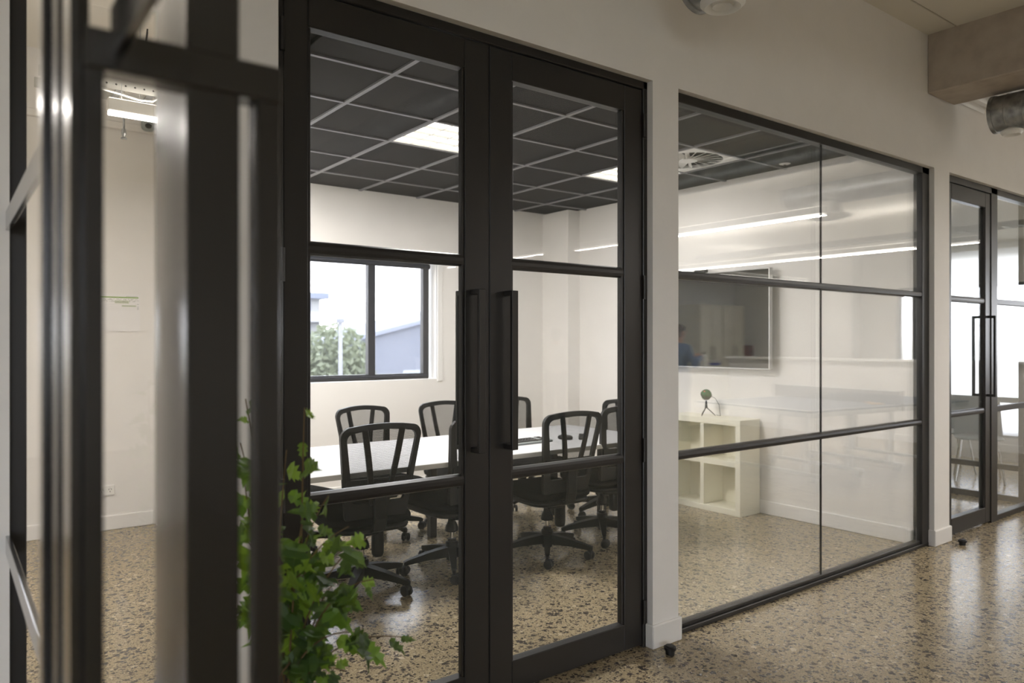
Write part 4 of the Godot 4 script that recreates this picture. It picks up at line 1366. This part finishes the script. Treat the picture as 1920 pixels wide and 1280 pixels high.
func outside() -> void:
	# what the roller screen lets through: pale buildings, a tree, the ground below
	var g := struct("ground", slab(-60, 80, -3.3, -3.2, -90, -6.3), mat(c8(130, 130, 126), 0.95), "pale paved ground outside, one floor below")
	g.set_meta("category", "ground")
	var t := thing("apartment_building", "pale banded building beyond the window on the left", "building", Vector3(12.4, -3.2, -37.0))
	part("wall", slab(-5.5, 3.2, 0.0, 6.7, -4, 0), mat(c8(160, 160, 158), 0.9), t)
	for k in 4:
		part("balcony_band", slab(-5.5, 3.3, 1.0 + 1.5 * k, 1.5 + 1.5 * k, -0.1, 0.6), mat(c8(172, 172, 172), 0.9), t)
		for x in 4:
			var w := part("window", slab(-5.0 + 2.1 * x, -3.6 + 2.1 * x, 1.6 + 1.5 * k, 2.35 + 1.5 * k, -0.1, 0.03), mat(c8(112, 120, 142), 0.3), t)
			part("pane", slab(-4.95 + 2.1 * x, -4.35 + 2.1 * x, 1.65 + 1.5 * k, 2.3 + 1.5 * k, 0.0, 0.04), mat(c8(104, 114, 138), 0.2), w)
	part("roof", slab(-5.8, 3.5, 6.7, 7.0, -4.3, 0.5), mat(c8(122, 128, 142), 0.8), t)
	t = thing("gabled_house", "blue-grey gabled house beyond the window on the right", "building", Vector3(16.4, -3.5, -30.0))
	var m := MB.new()
	m.prism(PackedVector2Array([Vector2(-2.6, 0), Vector2(4.5, 0), Vector2(4.5, 6.0), Vector2(3.6, 6.2), Vector2(-2.6, 4.7)]), 5.0, Vector3(0, 0, -2.5))
	part("wall", m, mat(c8(118, 121, 132), 0.9), t)
	m = MB.new()
	m.prism(PackedVector2Array([Vector2(-3.0, 4.62), Vector2(3.6, 6.22), Vector2(3.6, 6.4), Vector2(-3.0, 4.8)]), 5.4, Vector3(0, 0, -2.5))
	part("roof", m, mat(c8(132, 136, 150), 0.8), t)
	for x in [0.2, 1.9]:
		var w := part("window", slab(x, x + 1.0, 2.2, 3.5, -0.05, 0.04), mat(c8(160, 164, 172), 0.6), t)
		part("pane", slab(x + 0.1, x + 0.9, 2.3, 3.4, 0.0, 0.05), mat(c8(140, 148, 166), 0.2), w)
	t = thing("street_tree", "pale green bushy tree outside, low in the meeting room window", "tree", Vector3(9.3, -3.2, -21.0))
	m = MB.new()
	m.tube([Vector3(0, 0, 0), Vector3(0.05, 1.6, 0), Vector3(0, 3.4, 0.1)], 0.12, 0.06, 8)
	part("trunk", m, M.stem, t)
	var rng := RandomNumberGenerator.new()
	rng.seed = 4
	m = MB.new()
	for k in 2600:
		var d := Vector3(rng.randfn(), rng.randfn() * 0.9, rng.randfn()).normalized() * pow(rng.randf(), 0.4)
		var p := Vector3(0, 3.6, 0) + d * Vector3(1.25, 1.45, 1.1)
		var a := Vector3(rng.randfn(), rng.randfn(), rng.randfn()).normalized()
		var b := a.cross(Vector3(rng.randfn(), rng.randfn(), rng.randfn())).normalized()
		var nn := a.cross(b)
		m.tri(p - a * 0.13, p + b * 0.06, p + a * 0.13, nn, nn, nn)
		m.tri(p - a * 0.13, p + a * 0.13, p - b * 0.06, nn, nn, nn)
	var lf := mat(c8(116, 122, 102), 0.8)
	lf.backlight_enabled = true
	lf.backlight = Color(0.4, 0.42, 0.32)
	var cr := part("crown", m, lf, t)
	cr.set_meta("kind", "stuff")
	t = thing("light_pole", "thin pale pole outside, in front of the street tree", "pole", Vector3(8.6, -3.2, -19.0))
	m = MB.new()
	m.tube([Vector3(0, 0, 0), Vector3(0, 5.0, 0)], 0.07, 0.05, 10)
	part("shaft", m, mat(c8(150, 150, 158), 0.5), t)
	m = MB.new()
	m.lathe([Vector2(0, 5.0), Vector2(0.1, 5.0), Vector2(0.12, 5.1), Vector2(0.05, 5.2), Vector2(0, 5.2)], Vector3.ZERO, Basis(), 12)
	part("cap", m, mat(c8(140, 142, 150), 0.5), t)

# signed distance of a tapered capsule
func cap(p: Vector3, a: Vector3, b: Vector3, ra: float, rb: float) -> float:
	var ab := b - a
	var h := clampf((p - a).dot(ab) / maxf(ab.length_squared(), 1e-9), 0.0, 1.0)
	return p.distance_to(a + ab * h) - lerpf(ra, rb, h)

# surface nets over the smooth union of tapered capsules [a, b, ra, rb]
func nets(mb: MB, bones: Array, cell: float, k: float) -> void:
	var lo := Vector3.INF
	var hi := -Vector3.INF
	for b in bones:
		var r: float = maxf(b[2], b[3]) + cell * 2.0 + k * 0.3
		for e in [b[0], b[1]]:
			lo = lo.min(e - Vector3.ONE * r)
			hi = hi.max(e + Vector3.ONE * r)
	var d := Vector3i((hi - lo) / cell) + Vector3i.ONE * 2
	var f := PackedFloat32Array()
	f.resize(d.x * d.y * d.z)
	f.fill(1.0)
	for b in bones:
		var r: float = maxf(b[2], b[3]) + cell * 2.5 + k
		var l := Vector3i(((b[0].min(b[1]) - Vector3.ONE * r - lo) / cell).max(Vector3.ZERO))
		var h := Vector3i(((b[0].max(b[1]) + Vector3.ONE * r - lo) / cell).min(Vector3(d - Vector3i.ONE)))
		for z in range(l.z, h.z + 1):
			for y in range(l.y, h.y + 1):
				for x in range(l.x, h.x + 1):
					var v := cap(lo + Vector3(x, y, z) * cell, b[0], b[1], b[2], b[3])
					var i := x + d.x * (y + d.y * z)
					var o := f[i]
					var e := maxf(k - absf(o - v), 0.0) / k
					f[i] = minf(o, v) - e * e * k * 0.25
	var sx := 1
	var sy := d.x
	var sz := d.x * d.y
	var offs := [0, sx, sy, sx + sy, sz, sx + sz, sy + sz, sx + sy + sz]
	var edges := [[0, 1], [2, 3], [4, 5], [6, 7], [0, 2], [1, 3], [4, 6], [5, 7], [0, 4], [1, 5], [2, 6], [3, 7]]
	var vert := {}
	for z in d.z - 1:
		for y in d.y - 1:
			for x in d.x - 1:
				var i := x + d.x * (y + d.y * z)
				var c := []
				var inside := 0
				for o in offs:
					c.append(f[i + o])
					if f[i + o] < 0.0: inside += 1
				if inside == 0 or inside == 8:
					continue
				var s := Vector3.ZERO
				var n := 0
				for e in edges:
					var a: float = c[e[0]]
					var b: float = c[e[1]]
					if (a < 0.0) != (b < 0.0):
						var u := a / (a - b)
						var pa := Vector3(e[0] & 1, (e[0] >> 1) & 1, e[0] >> 2)
						var pb := Vector3(e[1] & 1, (e[1] >> 1) & 1, e[1] >> 2)
						s += pa.lerp(pb, u)
						n += 1
				var g := Vector3(c[1] + c[3] + c[5] + c[7] - c[0] - c[2] - c[4] - c[6], c[2] + c[3] + c[6] + c[7] - c[0] - c[1] - c[4] - c[5], c[4] + c[5] + c[6] + c[7] - c[0] - c[1] - c[2] - c[3]).normalized()
				vert[i] = [lo + (Vector3(x, y, z) + s / n) * cell, g]
	for i in vert:
		for ax in [[sx, sy, sz], [sy, sz, sx], [sz, sx, sy]]:
			var j: int = i + ax[0]
			if j >= f.size() or (f[i] < 0.0) == (f[j] < 0.0):
				continue
			var q := [vert.get(i), vert.get(i - ax[1]), vert.get(i - ax[1] - ax[2]), vert.get(i - ax[2])]
			if null in q:
				continue
			mb.quad4(q[0][0], q[1][0], q[2][0], q[3][0], q[0][1], q[1][1], q[2][1], q[3][1])

func person(called: String, label: String, at: Vector3, turn: float, shirt: Material, hair: Material, size: float) -> void:
	var t := thing(called, label, "person", at, turn)
	t.scale = Vector3.ONE * size
	var V := func(x: float, y: float, z: float) -> Vector3: return Vector3(x, y, z)
	# faces -z; arms bent, hands joined in front of the chest
	var hip := 0.92
	var torso := [[Vector3(0, 0.96, 0.01), Vector3(0, 1.12, 0.0), 0.135, 0.125], [Vector3(0, 1.12, 0.0), Vector3(0, 1.34, 0.01), 0.125, 0.14],
		[Vector3(-0.07, 1.32, 0.01), Vector3(0.07, 1.32, 0.01), 0.125, 0.125], [Vector3(-0.17, 1.4, 0.02), Vector3(0.17, 1.4, 0.02), 0.065, 0.065], [Vector3(-0.08, 0.95, 0.02), Vector3(0.08, 0.95, 0.02), 0.115, 0.115]]
	var arms := []
	var legs := []
	for s in [-1.0, 1.0]:
		arms.append([Vector3(0.18 * s, 1.39, 0.02), Vector3(0.235 * s, 1.17, -0.1), 0.05, 0.04])
		arms.append([Vector3(0.235 * s, 1.17, -0.1), Vector3(0.07 * s, 1.26, -0.36), 0.04, 0.028])
		legs.append([Vector3(0.085 * s, hip, 0.01), Vector3(0.1 * s, 0.5, -0.015), 0.09, 0.058])
		legs.append([Vector3(0.1 * s, 0.5, -0.015), Vector3(0.105 * s, 0.09, 0.02), 0.056, 0.038])
	var feet := []
	for s in [-1.0, 1.0]:
		feet.append([Vector3(0.105 * s, 0.05, 0.04), Vector3(0.125 * s, 0.035, -0.14), 0.042, 0.032])
	var neck := [[Vector3(0, 1.4, 0.02), Vector3(0, 1.54, -0.005), 0.06, 0.052]]
	var body := MB.new()
	nets(body, torso + arms + legs + feet + neck, 0.016, 0.05)
	# head with brow, nose, jaw and ears
	var head := [[Vector3(0, 1.66, 0.012), Vector3(0, 1.66, -0.012), 0.084, 0.08], [Vector3(0, 1.6, -0.035), Vector3(0, 1.565, -0.055), 0.055, 0.032], [Vector3(0, 1.645, -0.09), Vector3(0, 1.617, -0.107), 0.009, 0.014],
		[Vector3(-0.03, 1.672, -0.083), Vector3(0.03, 1.672, -0.083), 0.012, 0.012], [Vector3(-0.018, 1.588, -0.086), Vector3(0.018, 1.588, -0.086), 0.009, 0.009], [Vector3(0, 1.56, 0.0), Vector3(0, 1.5, 0.0), 0.052, 0.055],
		[Vector3(-0.08, 1.64, 0.005), Vector3(-0.086, 1.615, 0.0), 0.016, 0.01], [Vector3(0.08, 1.64, 0.005), Vector3(0.086, 1.615, 0.0), 0.016, 0.01]]
	nets(body, head, 0.007, 0.018)
	for s in [-1.0, 1.0]:
		# hand: palm, four fingers folded round the other hand, thumb from the side
		var w := Vector3(0.07 * s, 1.26, -0.36)
		var dir := Vector3(-0.62 * s, 0.1, -0.6).normalized()
		var wide := Vector3(0.1 * s, 1, 0).slide(dir).normalized()
		var inw: Vector3 = dir.cross(wide) * s
		if inw.z > 0.0: inw = -inw
		var hand := []
		for k in 3:
			var o: Vector3 = wide * (k - 1) * 0.024
			hand.append([w + o * 0.7, w + dir * 0.075 + o, 0.017, 0.014])
		for k in 4:
			var o: Vector3 = wide * (k - 1.5) * 0.02
			var len: float = [0.032, 0.037, 0.034, 0.026][k]
			var p0: Vector3 = w + dir * 0.075 + o
			var p1: Vector3 = p0 + (dir + inw * 0.4).normalized() * len
			var p2: Vector3 = p1 + (dir * 0.4 + inw).normalized() * len * 0.8
			hand.append([p0, p1, 0.0095, 0.0085])
			hand.append([p1, p2, 0.0085, 0.0072])
		var th: Vector3 = w + dir * 0.02 + wide * 0.026
		hand.append([th, th + (dir * 0.8 + wide * 0.7).normalized() * 0.038, 0.012, 0.01])
		hand.append([th + (dir * 0.8 + wide * 0.7).normalized() * 0.038, th + (dir * 1.5 + wide * 0.8).normalized() * 0.068, 0.01, 0.008])
		nets(body, hand, 0.0045, 0.006)
	part("body", body, M.skin, t)
	var m := MB.new()
	var sh := []
	for b in torso.slice(1, 4) + arms:
		sh.append([b[0], b[1], b[2] + 0.014, b[3] + 0.014])
	sh.append([Vector3(-0.03, 1.03, 0.005), Vector3(0.03, 1.03, 0.005), 0.137, 0.137])
	nets(m, sh, 0.016, 0.035)
	m.lathe([Vector2(0.075, 1.45), Vector2(0.066, 1.49), Vector2(0.07, 1.492), Vector2(0.08, 1.45)], Vector3(0, 0, 0.012), Basis(), 20)
	part("shirt", m, shirt, t)
	m = MB.new()
	var tr := [[Vector3(-0.085, 0.94, 0.015), Vector3(0.085, 0.94, 0.015), 0.132, 0.132], [Vector3(-0.05, 0.88, 0.012), Vector3(0.05, 0.88, 0.012), 0.14, 0.14], [Vector3(-0.05, 0.985, 0.01), Vector3(0.05, 0.985, 0.01), 0.128, 0.128]]
	for b in legs:
		tr.append([b[0], b[1], b[2] + 0.014, b[3] + 0.016])
	nets(m, tr, 0.016, 0.04)
	part("trousers", m, M.trousers, t)
	m = MB.new()
	var fo := []
	for b in feet:
		fo.append([b[0], b[1], b[2] + 0.01, b[3] + 0.01])
	nets(m, fo, 0.012, 0.03)
	part("shoes", m, M.rubber, t)
	m = MB.new()
	nets(m, [[Vector3(0, 1.69, 0.03), Vector3(0, 1.7, -0.015), 0.086, 0.079], [Vector3(0, 1.63, 0.045), Vector3(0, 1.68, 0.04), 0.068, 0.08], [Vector3(-0.05, 1.7, -0.04), Vector3(0.05, 1.7, -0.04), 0.04, 0.04]], 0.01, 0.02)
	part("hair", m, hair, t)
	for s in [-1.0, 1.0]:
		m = MB.new()
		m.pill(Vector3(0.03 * s, 1.652, -0.083), Vector3(0.011, 0.008, 0.006), 1, 1, Basis(), 12, 8)
		part("eye", m, M.rubber, t)
